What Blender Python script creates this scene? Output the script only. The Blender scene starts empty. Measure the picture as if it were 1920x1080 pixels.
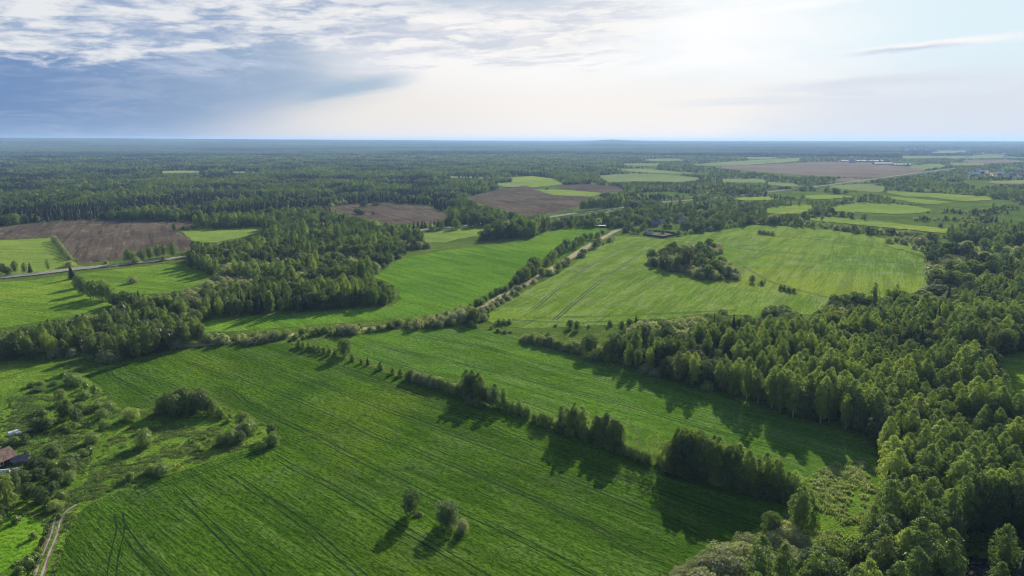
import bpy, bmesh, math, random
import numpy as np
from mathutils import Vector, Matrix
from mathutils.geometry import tessellate_polygon

random.seed(7); RNG = np.random.default_rng(7)
R = math.radians
scene = bpy.context.scene
COL = scene.collection

# ------------------------------------------------------------------ camera
CAM_H = 100.0
FPX = 1330.0                       # focal length in pixels of a 1920 px wide frame
PITCH = math.atan((540 - 262) / FPX)
SP, CP = math.sin(PITCH), math.cos(PITCH)
cam_d = bpy.data.cameras.new("camera")
cam_d.sensor_width = 36.0
cam_d.lens = 36.0 * FPX / 1920
cam_d.clip_start = 1.0
cam_d.clip_end = 200000
cam = bpy.data.objects.new("camera", cam_d)
COL.objects.link(cam)
cam.location = (0, 0, CAM_H)
cam.rotation_euler = (math.pi / 2 - PITCH, 0, 0)
scene.camera = cam

# ------------------------------------------------------------------ exposure
vs = scene.view_settings
scene.display_settings.display_device = 'sRGB'
vs.view_transform = 'Standard'; vs.look = 'None'; vs.gamma = 1; vs.exposure = 0.75
cy = scene.cycles
cy.max_bounces = 5; cy.diffuse_bounces = 3; cy.glossy_bounces = 2
cy.transmission_bounces = 3; cy.transparent_max_bounces = 4; cy.volume_bounces = 0
cy.use_denoising = True; cy.use_adaptive_sampling = False
cy.denoiser = 'OPENIMAGEDENOISE'; cy.denoising_prefilter = 'ACCURATE'; cy.denoising_input_passes = 'RGB_ALBEDO_NORMAL'; cy.filter_width = 1.15
cy.caustics_reflective = False; cy.caustics_refractive = False
cy.sample_clamp_indirect = 6

# ------------------------------------------------------------------ sun
SUN_AZ, SUN_EL = 18.0, 21.0        # degrees right of the view axis / above horizon
S = Vector((math.sin(R(SUN_AZ)) * math.cos(R(SUN_EL)), math.cos(R(SUN_AZ)) * math.cos(R(SUN_EL)), math.sin(R(SUN_EL))))
sun_d = bpy.data.lights.new("sun", 'SUN')
sun_d.energy = 5.0; sun_d.angle = R(0.6); sun_d.color = (1.0, 0.92, 0.77)
sun = bpy.data.objects.new("sun", sun_d)
sun.rotation_euler = S.to_track_quat('Z', 'Y').to_euler()
sun.location = (0, 0, 300)
COL.objects.link(sun)

# ------------------------------------------------------------------ node helpers
class G:
    """tiny expression builder on a node tree"""
    def __init__(s, nt): s.nt = nt
    def node(s, t, **kw):
        n = s.nt.nodes.new(t)
        for k, v in kw.items(): setattr(n, k, v)
        return n
    def put(s, sock, v):
        if isinstance(v, bpy.types.NodeSocket): s.nt.links.new(v, sock)
        else: sock.default_value = v
    def m(s, op, a, b=0.0, c=0.0, clamp=False):
        n = s.node('ShaderNodeMath', operation=op, use_clamp=clamp)
        s.put(n.inputs[0], a); s.put(n.inputs[1], b); s.put(n.inputs[2], c)
        return n.outputs[0]
    def add(s, a, b): return s.m('ADD', a, b)
    def sub(s, a, b): return s.m('SUBTRACT', a, b)
    def mul(s, a, b): return s.m('MULTIPLY', a, b)
    def sm(s, x, a, b):
        """0 below a, 1 above b, smooth"""
        n = s.node('ShaderNodeMapRange', interpolation_type='SMOOTHSTEP')
        if a <= b: n.inputs[1].default_value, n.inputs[2].default_value, n.inputs[3].default_value, n.inputs[4].default_value = a, b, 0, 1
        else: n.inputs[1].default_value, n.inputs[2].default_value, n.inputs[3].default_value, n.inputs[4].default_value = b, a, 1, 0
        s.put(n.inputs[0], x)
        return n.outputs[0]
    def lerp(s, x, pts):
        """piecewise linear curve through (x, y) points"""
        out = pts[0][1]
        for (x0, y0), (x1, y1) in zip(pts, pts[1:]):
            n = s.node('ShaderNodeMapRange')
            s.put(n.inputs[0], x)
            n.inputs[1].default_value, n.inputs[2].default_value, n.inputs[3].default_value, n.inputs[4].default_value = x0, x1, 0, y1 - y0
            out = s.add(out, n.outputs[0])
        return out
    def mix(s, f, a, b, mode='MIX'):
        n = s.node('ShaderNodeMix', data_type='RGBA', blend_type=mode)
        s.put(n.inputs[0], f)
        for k, v in ((6, a), (7, b)):
            if isinstance(v, tuple) and len(v) == 3: v = v + (1,)
            s.put(n.inputs[k], v)
        return n.outputs[2]
    def noise(s, vec, scale, detail=4, rough=0.55, dist=0.0, col=False):
        n = s.node('ShaderNodeTexNoise')
        s.put(n.inputs['Vector'], vec)
        n.inputs['Scale'].default_value = scale; n.inputs['Detail'].default_value = detail
        n.inputs['Roughness'].default_value = rough; n.inputs['Distortion'].default_value = dist
        return n.outputs[1 if col else 0]
    def vec(s, x, y, z=0.0):
        n = s.node('ShaderNodeCombineXYZ')
        s.put(n.inputs[0], x); s.put(n.inputs[1], y); s.put(n.inputs[2], z)
        return n.outputs[0]
    def mapping(s, vec, rot=0.0, scale=(1, 1, 1)):
        n = s.node('ShaderNodeMapping')          # turn first, then stretch
        s.put(n.inputs[0], vec); n.inputs['Rotation'].default_value = (0, 0, rot)
        k = s.node('ShaderNodeMapping'); s.put(k.inputs[0], n.outputs[0]); k.inputs['Scale'].default_value = scale
        return k.outputs[0]

def lin(r, g, b):
    f = lambda c: (c / 12.92) if c <= 0.04045 else ((c + 0.055) / 1.055) ** 2.4
    return (f(r / 255), f(g / 255), f(b / 255))

# ------------------------------------------------------------------ sky
world = bpy.data.worlds.new("World"); scene.world = world; world.use_nodes = True
wt = world.node_tree; wt.nodes.clear(); g = G(wt)
out = g.node('ShaderNodeOutputWorld')
sky = g.node('ShaderNodeTexSky', sky_type='NISHITA')
sky.sun_disc = False; sky.sun_elevation = R(SUN_EL); sky.sun_rotation = R(SUN_AZ); sky.altitude = 100
tc = g.node('ShaderNodeTexCoord')
sx = g.node('ShaderNodeSeparateXYZ'); wt.links.new(tc.outputs['Generated'], sx.inputs[0])
DEG = 180 / math.pi
A = g.mul(g.m('ARCTAN2', sx.outputs[0], sx.outputs[1]), DEG)
E = g.mul(g.m('ARCSINE', sx.outputs[2]), DEG)
# cloud coordinates: long and flat towards the horizon, slanting up to the right
P0 = g.vec(g.mul(A, 0.085), g.mul(g.sub(E, g.mul(A, 0.03)), 0.42), 0.0)
nA = g.noise(P0, 1.0, 6, 0.55, 0.3)
nB = g.noise(P0, 2.6, 7, 0.6, 0.6)
nS = g.noise(g.vec(g.mul(A, 0.075), g.mul(g.sub(E, g.mul(A, 0.045)), 0.62), 4.0), 1.6, 8, 0.62, 0.4)
nD = g.noise(g.vec(g.mul(A, 0.17), g.mul(g.sub(E, g.mul(A, 0.02)), 0.62), 2.0), 1.9, 9, 0.6, 0.25)
nL = g.noise(g.vec(g.mul(A, 0.11), g.mul(g.add(E, g.mul(A, 0.12)), 0.42), 9.0), 1.5, 8, 0.6, 0.9)
wa = g.mul(g.sub(nA, 0.5), 14.0); we = g.mul(g.sub(nB, 0.5), 3.6)
A1 = g.add(A, wa); E1 = g.add(E, we)
# calm haze behind the clouds: blue grey at the left, cream in the middle, cold white at the right
c_lo = g.mix(g.sm(A, -33, -10), lin(134, 160, 197), lin(240, 235, 229))
c_lo = g.mix(g.sm(A, -12, 6), c_lo, lin(250, 245, 240))
c_lo = g.mix(g.sm(A, 16, 34), c_lo, lin(224, 231, 241))
c_hi = g.mix(g.sm(A, 2, 20), lin(250, 249, 248), lin(236, 247, 252))
c_hi = g.mix(g.sm(A, 20, 34), c_hi, lin(223, 241, 249))
base = g.mix(g.sm(E, 2.2, 6.5), c_lo, c_hi)
# bright white glow of thin cloud, right of the middle
glow = g.mul(g.mul(g.sm(A, -8, 6), g.sm(A, 30, 14)), g.mul(g.sm(E, 3, 6), g.sm(nA, 0.30, 0.62)))
base = g.mix(glow, base, lin(255, 255, 255))
# low lilac bank at the far right
bank = g.mul(g.mul(g.sm(A1, 14, 27), g.sm(E1, 4.2, 2.6)), 0.85)
base = g.mix(bank, base, lin(221, 227, 237))
# big blue storm cloud on the left
low_edge = g.lerp(A, [(-40, -3), (-31, -2.0), (-26, 0.4), (-21, 1.9), (-16, 3.0), (-11, 3.7), (-6, 4.5)])
d1 = g.sm(g.sub(g.add(E, g.mul(we, 0.30)), low_edge), -1.9, 1.2)
d2 = g.sm(g.add(A, g.mul(wa, 0.6)), -6.0, -18)
storm = g.mul(d1, d2)
storm_c = g.mix(g.sm(A, -36, -12), lin(114, 145, 189), lin(164, 184, 207))
storm_c = g.mix(g.mul(g.sm(nB, 0.42, 0.66), 0.35), storm_c, lin(178, 192, 216))
storm_c = g.mix(g.mul(g.sm(nD, 0.50, 0.64), g.mul(g.sm(E, 3.2, 4.8), .45)), storm_c, lin(176, 191, 216))
storm_c = g.mix(g.mul(g.sm(E, 2.5, 0.0), 0.3), storm_c, lin(170, 190, 215))
lump = g.mul(g.mul(g.sm(nL, 0.46, 0.60), g.sm(A1, -12, -22)), g.mul(g.sm(g.add(E, g.mul(we, .3)), 4.2, 5.0), g.sm(nB, .30, .55)))
storm_c = g.mix(g.mul(lump, 0.75), storm_c, lin(186, 199, 222))
storm_c = g.mix(g.mul(g.sm(nL, 0.60, 0.70), g.mul(lump, .6)), storm_c, lin(214, 220, 232))
c = g.mix(storm, base, storm_c)
# slate tongue reaching right under the storm cloud
Et = g.add(g.sub(E, g.mul(g.add(A, 12.0), 0.17)), g.mul(we, 0.25))
tongue = g.mul(g.mul(g.sm(A, -18, -14), g.sm(A, -6, -11)), g.mul(g.sm(Et, 3.1, 3.7), g.sm(Et, 5.0, 4.0)))
c = g.mix(g.mul(tongue, 0.75), c, lin(158, 184, 208))
# ragged white and grey cloud field along the top
top_edge = g.lerp(A, [(-40, 5.6), (-28, 5.4), (-22, 6.4), (-16, 7.0), (-10, 6.4), (0, 5.6), (8, 6.6), (16, 9.6)])
rag = g.mul(g.sm(g.sub(g.add(g.add(E, g.mul(we, 0.45)), g.mul(g.sub(nD, .5), 4.5)), top_edge), -0.6, 0.8), g.sm(A1, 16, 4))
rag_c = g.mix(g.sm(g.add(g.mul(nS, .5), g.mul(nD, .5)), 0.41, 0.57), lin(154, 174, 205), lin(232, 234, 237))
rag_c = g.mix(g.mul(g.sm(nB, 0.44, 0.60), g.sm(A, -28, -6)), rag_c, lin(249, 246, 243))
rag_c = g.mix(g.mul(g.sm(A, -16, 2), 0.55), rag_c, lin(252, 250, 248))
c = g.mix(rag, c, rag_c)
# slate patch at the top edge, a little left of the middle
pat = g.mul(g.mul(g.sm(A1, -9, -4), g.sm(A1, 7, 0)), g.sm(g.add(E, g.mul(we, 0.4)), 9.0, 10.4))
c = g.mix(g.mul(pat, 0.7), c, lin(176, 196, 216))
# pinkish streaks fanning out under it
stk = g.mul(g.mul(g.sm(A, -22, -8), g.sm(A, 14, 2)), g.mul(g.sm(E1, 4.6, 5.6), g.sm(nS, 0.50, 0.42)))
c = g.mix(g.mul(stk, 0.6), c, lin(212, 216, 228))
# thin lens clouds at the upper right: white top, lilac underside
def lens(c, a0, a1, e, slope, w, colr, k):
    ee = g.sub(g.add(E, g.mul(g.sub(nS, 0.5), 1.2)), g.add(e, g.mul(g.sub(A, (a0 + a1) / 2), slope)))
    mk = g.mul(g.mul(g.sm(A, a0, a0 + (a1 - a0) * .45), g.sm(A, a1, a0 + (a1 - a0) * .55)), g.mul(g.sm(ee, -w, 0), g.sm(ee, w, 0)))
    return g.mix(g.mul(mk, k), c, colr)
c = lens(c, 22, 38, 6.30, 0.045, 0.40, lin(252, 250, 250), 1.0)
c = lens(c, 23, 33, 6.00, 0.045, 0.30, lin(205, 216, 232), 0.9)
c = lens(c, 14, 27, 9.3, 0.05, 0.45, lin(255, 255, 255), 0.9)
c = lens(c, 16, 36, 3.9, 0.03, 0.7, lin(220, 225, 236), 0.8)
c = lens(c, 10, 26, 2.9, 0.02, 0.4, lin(224, 229, 238), 0.7)
# behind and beside the camera the cloud cover is plain blue grey
side = g.sm(g.m('ABSOLUTE', A), 60, 120)
c = g.mix(side, c, lin(150, 170, 195))
bg1 = g.node('ShaderNodeBackground'); g.put(bg1.inputs[0], sky.outputs[0]); bg1.inputs[1].default_value = 0.09
bg2 = g.node('ShaderNodeBackground'); g.put(bg2.inputs[0], c); bg2.inputs[1].default_value = 0.595
mx = g.node('ShaderNodeMixShader')
g.put(mx.inputs[0], g.sm(g.add(E, g.mul(we, 2.0)), 38, 12))
wt.links.new(bg1.outputs[0], mx.inputs[1]); wt.links.new(bg2.outputs[0], mx.inputs[2])
wt.links.new(mx.outputs[0], out.inputs[0])
try:
    world.cycles.sampling_method = 'MANUAL'; world.cycles.sample_map_resolution = 1024
except Exception: pass

# ------------------------------------------------------------------ projection between the photograph's ground and metres
def at(u, v, z=0.0):
    dx, dy, dz = (u - 960), FPX * CP + (540 - v) * SP, -FPX * SP + (540 - v) * CP
    t = (z - CAM_H) / min(dz, -1e-3)
    return (dx * t, dy * t)
def proj(x, y, z):
    """numpy: world -> 1920x1080 pixel"""
    zc = y * CP - (z - CAM_H) * SP
    return 960 + FPX * x / zc, 540 - FPX * (y * SP + (z - CAM_H) * CP) / zc
def px_to_m(u, v, h, w=None):
    x, y = at(u, v)
    zc = y * CP + CAM_H * SP
    ang = math.atan2(CAM_H, math.hypot(x, y))
    return h * zc / FPX / math.cos(ang), (w or h) * zc / FPX
def inpoly(u, v, poly):
    """vectorised point in polygon"""
    u = np.asarray(u, float); v = np.asarray(v, float)
    ins = np.zeros(u.shape, bool)
    n = len(poly)
    for i in range(n):
        x0, y0 = poly[i]; x1, y1 = poly[(i + 1) % n]
        if y0 == y1: continue
        c_ = ((y0 > v) != (y1 > v)) & (u < (x1 - x0) * (v - y0) / (y1 - y0) + x0)
        ins ^= c_
    return ins

# ------------------------------------------------------------------ materials
def new_mat(name):
    m = bpy.data.materials.new(name); m.use_nodes = True
    m.node_tree.nodes.clear(); g = G(m.node_tree)
    o = g.node('ShaderNodeOutputMaterial')
    return m, g, o
def principled(g, o, col, rough=0.8, bump=None, spec=0.3, metal=0.0):
    p = g.node('ShaderNodeBsdfPrincipled')
    if isinstance(col, tuple) and len(col) == 3: col = col + (1,)
    g.put(p.inputs['Base Color'], col); g.put(p.inputs['Roughness'], rough)
    p.inputs['Specular IOR Level'].default_value = spec; p.inputs['Metallic'].default_value = metal
    if bump is not None:
        b = g.node('ShaderNodeBump'); g.put(b.inputs['Height'], bump[0])
        b.inputs['Strength'].default_value = bump[1]; b.inputs['Distance'].default_value = bump[2]
        g.nt.links.new(b.outputs[0], p.inputs['Normal'])
    g.nt.links.new(p.outputs[0], o.inputs[0])
    return p
def simple(name, col, rough=0.8, var=0.25, scale=1.0, spec=0.12, bump=0.0):
    m, g, o = new_mat(name)
    t = g.node('ShaderNodeTexCoord').outputs['Object']
    n = g.noise(t, scale, 5, 0.6)
    dark = tuple(k * (1 - var) for k in col); lite = tuple(min(1, k * (1 + var)) for k in col)
    principled(g, o, g.mix(g.sm(n, .35, .65), dark, lite), rough, (n, bump, 0.05) if bump else None, spec)
    return m

def field_mat(name, a, b, c_pale, rot, row=1.0, pale=0.5, rough=0.62, spec=0.25, k=1.0, bump=0.5):
    """crop field: patches, pale thin areas, fine drill rows along direction rot"""
    m, g, o = new_mat(name)
    t = g.node('ShaderNodeTexCoord').outputs['Object']
    big = g.noise(t, 0.012 * k, 5, 0.6, 0.4)
    med = g.noise(t, 0.06 * k, 5, 0.62, 0.8)
    rows = g.noise(g.mapping(t, rot, (0.035 * row, 0.55 * row, 1)), 1.0, 5, 0.65, 0.25)
    fine = g.noise(g.mapping(t, rot, (0.35, 1.6, 1)), 1.0, 4, 0.7)
    tuft = g.noise(t, 0.9, 3, 0.7)
    f1 = g.sm(g.add(g.mul(big, 0.55), g.mul(rows, 0.45)), .40, .60)
    col = g.mix(f1, a, b)
    f2 = g.mul(g.sm(g.add(g.mul(med, 0.5), g.mul(rows, 0.5)), .46, .62), pale)
    yel = g.noise(t, 0.008 * k, 4, 0.55, 1.0)
    col = g.mix(g.mul(g.sm(yel, .52, .66), .55), col, (b[0] * 1.5, b[1] * 1.12, b[2]))
    col = g.mix(g.mul(g.sm(yel, .48, .34), .45), col, (a[0] * .8, a[1] * .85, a[2] * 1.5))
    col = g.mix(f2, col, c_pale)
    dk = tuple(q * 0.33 for q in a)
    col = g.mix(g.mul(g.sm(fine, .54, .36), 0.75), col, dk)
    col = g.mix(g.mul(g.sm(tuft, .52, .36), 0.60), col, dk)
    mid_ = g.noise(g.mapping(t, rot, (0.012 * row, 0.13 * row, 1)), 1.0, 4, 0.6, 0.5)
    col = g.mix(g.mul(g.sm(mid_, .46, .60), 0.32), col, dk)
    h = g.add(g.add(g.mul(rows, 0.7), g.mul(fine, 0.5)), g.add(g.mul(tuft, 0.5), g.add(g.mul(big, 5.0), g.mul(med, 1.5))))
    principled(g, o, col, 1.0, (h, bump * 1.6, 0.8), 0.0)
    return m
def soil_mat(name, a, b, weed, rot, k=1.0):
    m, g, o = new_mat(name)
    t = g.node('ShaderNodeTexCoord').outputs['Object']
    big = g.noise(t, 0.01 * k, 5, 0.6, 0.5)
    rows = g.noise(g.mapping(t, rot, (0.010 * k, 0.16 * k, 1)), 1.0, 5, 0.7, 0.4)
    sp = g.noise(g.mapping(t, rot, (0.035 * k, 0.14 * k, 1)), 1.0, 6, 0.78)
    col = g.mix(g.sm(g.add(g.mul(big, .5), g.mul(rows, .5)), .43, .57), a, b)
    col = g.mix(g.mul(g.sm(sp, .54, .66), 0.7), col, weed)
    col = g.mix(g.mul(g.sm(rows, .46, .36), 0.5), col, tuple(q * .5 for q in a))
    principled(g, o, col, 1.0, (rows, 0.6, 0.6), 0.0)
    return m
def meadow_mat(name, a, b, c3, s=1.0, bump=1.0):
    m, g, o = new_mat(name)
    t = g.node('ShaderNodeTexCoord').outputs['Object']
    n1 = g.noise(t, 0.02 * s, 6, 0.65, 0.6); n2 = g.noise(t, 0.14 * s, 6, 0.7, 0.5); n3 = g.noise(t, 0.8 * s, 5, 0.7)
    col = g.mix(g.sm(n1, .38, .62), a, b)
    col = g.mix(g.mul(g.sm(n2, .50, .64), .8), col, c3)
    col = g.mix(g.mul(g.sm(n3, .54, .38), .75), col, tuple(q * .3 for q in a))
    principled(g, o, col, 1.0, (g.add(n2, n3), bump, 1.2), 0.0)
    return m

RA = at(640, 665); RB = at(1480, 940)
ROT1 = -math.atan2(RB[1] - RA[1], RB[0] - RA[0])
RA = at(1000, 600); RB = at(1260, 470)
ROT3 = -math.atan2(RB[1] - RA[1], RB[0] - RA[0])
RA = at(1300, 440); RB = at(1745, 500)
ROT3b = -math.atan2(RB[1] - RA[1], RB[0] - RA[0])

M = {}
M['field_near'] = field_mat('crop near', (0.048, 0.112, 0.009), (0.092, 0.186, 0.013), (0.135, 0.188, 0.062), ROT1, pale=.40)
M['field_strip'] = field_mat('crop strip', (0.080, 0.175, 0.016), (0.125, 0.255, 0.024), (0.175, 0.255, 0.09), ROT1, pale=.55)
M['field_mid'] = field_mat('crop middle', (0.155, 0.270, 0.030), (0.225, 0.350, 0.040), (0.31, 0.36, 0.16), ROT3, pale=.75, k=.8)
M['field_left'] = field_mat('crop left middle', (0.105, 0.235, 0.018), (0.165, 0.320, 0.028), (0.18, 0.27, 0.07), 0.9, pale=.35, k=.8)
M['hay'] = field_mat('hay meadow', (0.20, 0.31, 0.045), (0.29, 0.40, 0.065), (0.33, 0.39, 0.13), 0.2, pale=.5, k=.5)
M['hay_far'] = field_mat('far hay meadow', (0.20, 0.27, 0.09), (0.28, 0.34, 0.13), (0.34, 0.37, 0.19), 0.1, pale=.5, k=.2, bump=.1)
M['meadow_left'] = field_mat('roadside meadow', (0.13, 0.25, 0.022), (0.22, 0.36, 0.035), (0.24, 0.33, 0.07), 0.4, pale=.4, k=1.2)
M['soil'] = soil_mat('ploughed soil', (0.078, 0.062, 0.048), (0.125, 0.098, 0.075), (0.22, 0.20, 0.10), 1.1)
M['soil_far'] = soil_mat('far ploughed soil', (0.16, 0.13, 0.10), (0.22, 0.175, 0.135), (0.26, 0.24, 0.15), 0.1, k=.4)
M['ground'] = meadow_mat('rough meadow', (0.075, 0.135, 0.022), (0.13, 0.20, 0.036), (0.20, 0.24, 0.07))
M['rough'] = meadow_mat('overgrown grass', (0.11, 0.22, 0.026), (0.18, 0.31, 0.036), (0.28, 0.36, 0.05), 1.4)
M['lawn'] = meadow_mat('mown lawn', (0.12, 0.26, 0.018), (0.17, 0.33, 0.025), (0.19, 0.33, 0.03), 1.0, .4)
M['floor'] = meadow_mat('wood floor', (0.020, 0.035, 0.010), (0.035, 0.05, 0.014), (0.05, 0.045, 0.022))
M['asphalt'] = simple('road asphalt', (0.24, 0.24, 0.23), 1.0, .12, .3, 0.0)
M['white_paint'] = simple('road paint', (0.75, 0.75, 0.72), 0.6, .1, 1, 0.0)
M['verge'] = simple('gravel verge', (0.30, 0.27, 0.21), 0.9, .25, .4, 0.0)
M['dirt'] = simple('dirt road', (0.36, 0.29, 0.22), 0.9, .22, .25, 0.0)
M['dirt_dark'] = simple('earth track', (0.17, 0.14, 0.10), 0.9, .35, .5, 0.0)
M['track'] = simple('pressed crop with track shade', (0.012, 0.034, 0.006), 0.95, .4, .4, .05)  # trampled green, shade down in the recessed tracks put into its colour
M['track_pale'] = meadow_mat('worn grass', (0.10, 0.20, 0.020), (0.15, 0.27, 0.028), (0.24, 0.31, 0.035), 1.6, .8)

# ------------------------------------------------------------------ object helpers
def tag(o, label=None, cat=None, group=None, kind=None):
    if label: o['label'] = label
    if cat: o['category'] = cat
    if group: o['group'] = group
    if kind: o['kind'] = kind
    return o
def mesh_obj(name, verts, faces, mat, parent=None, smooth=False, link=True):
    me = bpy.data.meshes.new(name)
    me.from_pydata([tuple(v) for v in verts], [], [tuple(f) for f in faces])
    if mat is not None: me.materials.append(mat)
    if smooth: me.polygons.foreach_set('use_smooth', [True] * len(me.polygons))
    me.update()
    o = bpy.data.objects.new(name, me)
    if link: COL.objects.link(o)
    if parent is not None: o.parent = parent
    return o

def dens(poly, closed=True, step=6.0, jit=0.6, seed=1):
    """subdivide a pixel polyline and bring it to the ground with a little natural wobble"""
    rr = random.Random(seed)
    n = len(poly); outp = []
    for i in range(n if closed else n - 1):
        a, b = poly[i], poly[(i + 1) % n]
        L = math.hypot(b[0] - a[0], (b[1] - a[1]) * 2)
        k = max(1, int(L / step))
        for j in range(k):
            f = j / k
            p = at(a[0] + (b[0] - a[0]) * f, a[1] + (b[1] - a[1]) * f)
            d = math.hypot(*p) / 400
            outp.append((p[0] + rr.uniform(-jit, jit) * (0.5 + d), p[1] + rr.uniform(-jit, jit) * (0.5 + d)))
    if not closed: outp.append(at(*poly[-1]))
    return outp
def spline(poly, closed=False, k=6):
    """Catmull-Rom through pixel points"""
    n = len(poly); o_ = []
    for i in range(n if closed else n - 1):
        p = [poly[(i + d) % n] if closed else poly[min(max(i + d, 0), n - 1)] for d in (-1, 0, 1, 2)]
        for j in range(k):
            t = j / k
            o_.append(tuple(0.5 * ((2 * p[1][q]) + (-p[0][q] + p[2][q]) * t + (2 * p[0][q] - 5 * p[1][q] + 4 * p[2][q] - p[3][q]) * t * t
                                   + (-p[0][q] + 3 * p[1][q] - 3 * p[2][q] + p[3][q]) * t ** 3) for q in (0, 1)))
    if not closed: o_.append(tuple(poly[-1]))
    return o_
def sheet(name, poly, z, mat, jit=0.5, smooth=False, seed=1):
    pp = spline(poly, True) if smooth else poly
    pts = dens(pp, True, 6, jit, seed)
    vs3 = [Vector((x, y, z)) for x, y in pts]
    tris = tessellate_polygon([vs3])
    me_v = [tuple(v) for v in vs3]
    fs = []
    for t in tris:
        a, b, c_ = (vs3[i] for i in t)
        fs.append(t if (b - a).cross(c_ - a).z > 0 else (t[0], t[2], t[1]))
    o = mesh_obj(name, me_v, fs, mat)
    o['kind'] = 'structure'
    return o
def strip(name, line, width, z, mat, wob=0.0, offs=(0.0,), step=5, seed=3, px=True):
    """ribbons of one width following a pixel polyline; several side offsets share the object"""
    pts = [at(*p) for p in spline(line, False, step)] if px else line
    rr = random.Random(seed)
    V, F = [], []
    for of in offs:
        base = len(V)
        for i, p in enumerate(pts):
            a = pts[max(i - 1, 0)]; b = pts[min(i + 1, len(pts) - 1)]
            dx, dy = b[0] - a[0], b[1] - a[1]; L = math.hypot(dx, dy) or 1
            nx, ny = -dy / L, dx / L
            w = width / 2 * (1 + rr.uniform(-wob, wob)); o2 = of + rr.uniform(-wob, wob) * width * .2
            V += [(p[0] + nx * (o2 + w), p[1] + ny * (o2 + w), z), (p[0] + nx * (o2 - w), p[1] + ny * (o2 - w), z)]
        for i in range(len(pts) - 1):
            k = base + 2 * i
            F.append((k, k + 1, k + 3, k + 2))
    o = mesh_obj(name, V, F, mat)
    o['kind'] = 'structure'
    return o

# ------------------------------------------------------------------ ground
GR = 27500
V = [(-GR, -2000, 0), (GR, -2000, 0), (GR, GR, 0), (-GR, GR, 0)]
ground = mesh_obj('ground', V, [(0, 1, 2, 3)], M['ground']); ground['kind'] = 'structure'

# ------------------------------------------------------------------ fields, roads: outlines as seen, laid on the ground
NEAR = [(96, 1180), (100, 1080), (125, 1010), (155, 955), (185, 937), (260, 906), (340, 886), (410, 856), (480, 834), (527, 815), (492, 795),
        (434, 766), (402, 742), (360, 735), (300, 762), (235, 772), (200, 735), (160, 705), (240, 682), (330, 657), (430, 650), (545, 643), (600, 655),
        (645, 671), (700, 690), (770, 715), (860, 738), (940, 770), (1000, 793), (1060, 812), (1150, 842), (1220, 870), (1280, 892),
        (1380, 922), (1478, 948), (1450, 978), (1385, 1008), (1300, 1048), (1220, 1085), (1080, 1200)]
STRIP = [(590, 640), (700, 624), (850, 612), (925, 618), (1000, 645), (1060, 662), (1110, 682), (1190, 700), (1300, 730), (1400, 755), (1470, 782), (1560, 803),
         (1625, 826), (1640, 860), (1600, 872), (1540, 890), (1500, 920), (1480, 930), (1380, 905), (1280, 872), (1220, 852), (1150, 826), (1060, 795), (940, 755), (860, 724),
         (770, 703), (700, 680), (645, 660), (600, 646)]
MIDR = [(905, 598), (925, 580), (960, 560), (1010, 532), (1060, 505), (1110, 470), (1150, 443), (1200, 444), (1245, 449), (1300, 440), (1340, 433), (1420, 422), (1500, 426), (1570, 433),
        (1645, 443), (1665, 452), (1655, 460), (1690, 470), (1742, 488), (1748, 505), (1742, 530), (1735, 552), (1690, 568), (1640, 572), (1600, 574), (1555, 572), (1520, 590), (1470, 588), (1430, 600),
        (1400, 592), (1340, 590), (1290, 592), (1250, 598), (1200, 598), (1170, 608), (1100, 612), (1000, 616), (940, 612)]
MIDL = [(704, 520), (745, 487), (830, 470), (900, 462), (990, 452), (1018, 436), (1060, 427), (1110, 427), (1140, 428), (1110, 450), (1060, 478), (1000, 514), (950, 542), (890, 572), (850, 584),
        (760, 597), (640, 606), (540, 614), (420, 622), (382, 624), (376, 608), (400, 600), (480, 592), (640, 582), (735, 574), (752, 562), (748, 540), (730, 530)]
LEFTM = [(-40, 532), (60, 525), (140, 514), (310, 495), (345, 500), (385, 512), (402, 522), (340, 545), (275, 552), (235, 560), (205, 578), (130, 592), (60, 606), (-40, 622)]
LEFTH = [(-40, 452), (60, 448), (102, 446), (132, 490), (165, 503), (230, 492), (290, 486), (320, 484), (200, 500), (90, 510), (-40, 522)]
SOIL1 = [(-40, 432), (30, 422), (100, 415), (190, 412), (330, 415), (385, 417), (335, 432), (362, 455), (350, 470), (300, 477), (230, 484), (150, 496), (112, 452), (100, 445), (40, 447), (-40, 451)]
GREEN1 = [(337, 433), (400, 429), (505, 425), (490, 436), (440, 448), (400, 455), (362, 452)]
SOIL2 = [(608, 389), (660, 383), (720, 380), (800, 385), (835, 400), (850, 410), (800, 420), (740, 421), (700, 412), (650, 402)]
SOIL3 = [(870, 372), (940, 354), (1000, 351), (1060, 362), (1110, 369), (1080, 390), (1030, 400), (985, 405), (930, 390)]
GREEN3 = [(1000, 355), (1060, 356), (1130, 362), (1110, 369), (1040, 366)]
SOIL4 = [(1030, 348), (1100, 345), (1160, 350), (1170, 358), (1130, 362), (1060, 356)]
GREEN4 = [(960, 332), (1000, 330), (1040, 335), (1060, 345), (1000, 351), (960, 345)]
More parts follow.
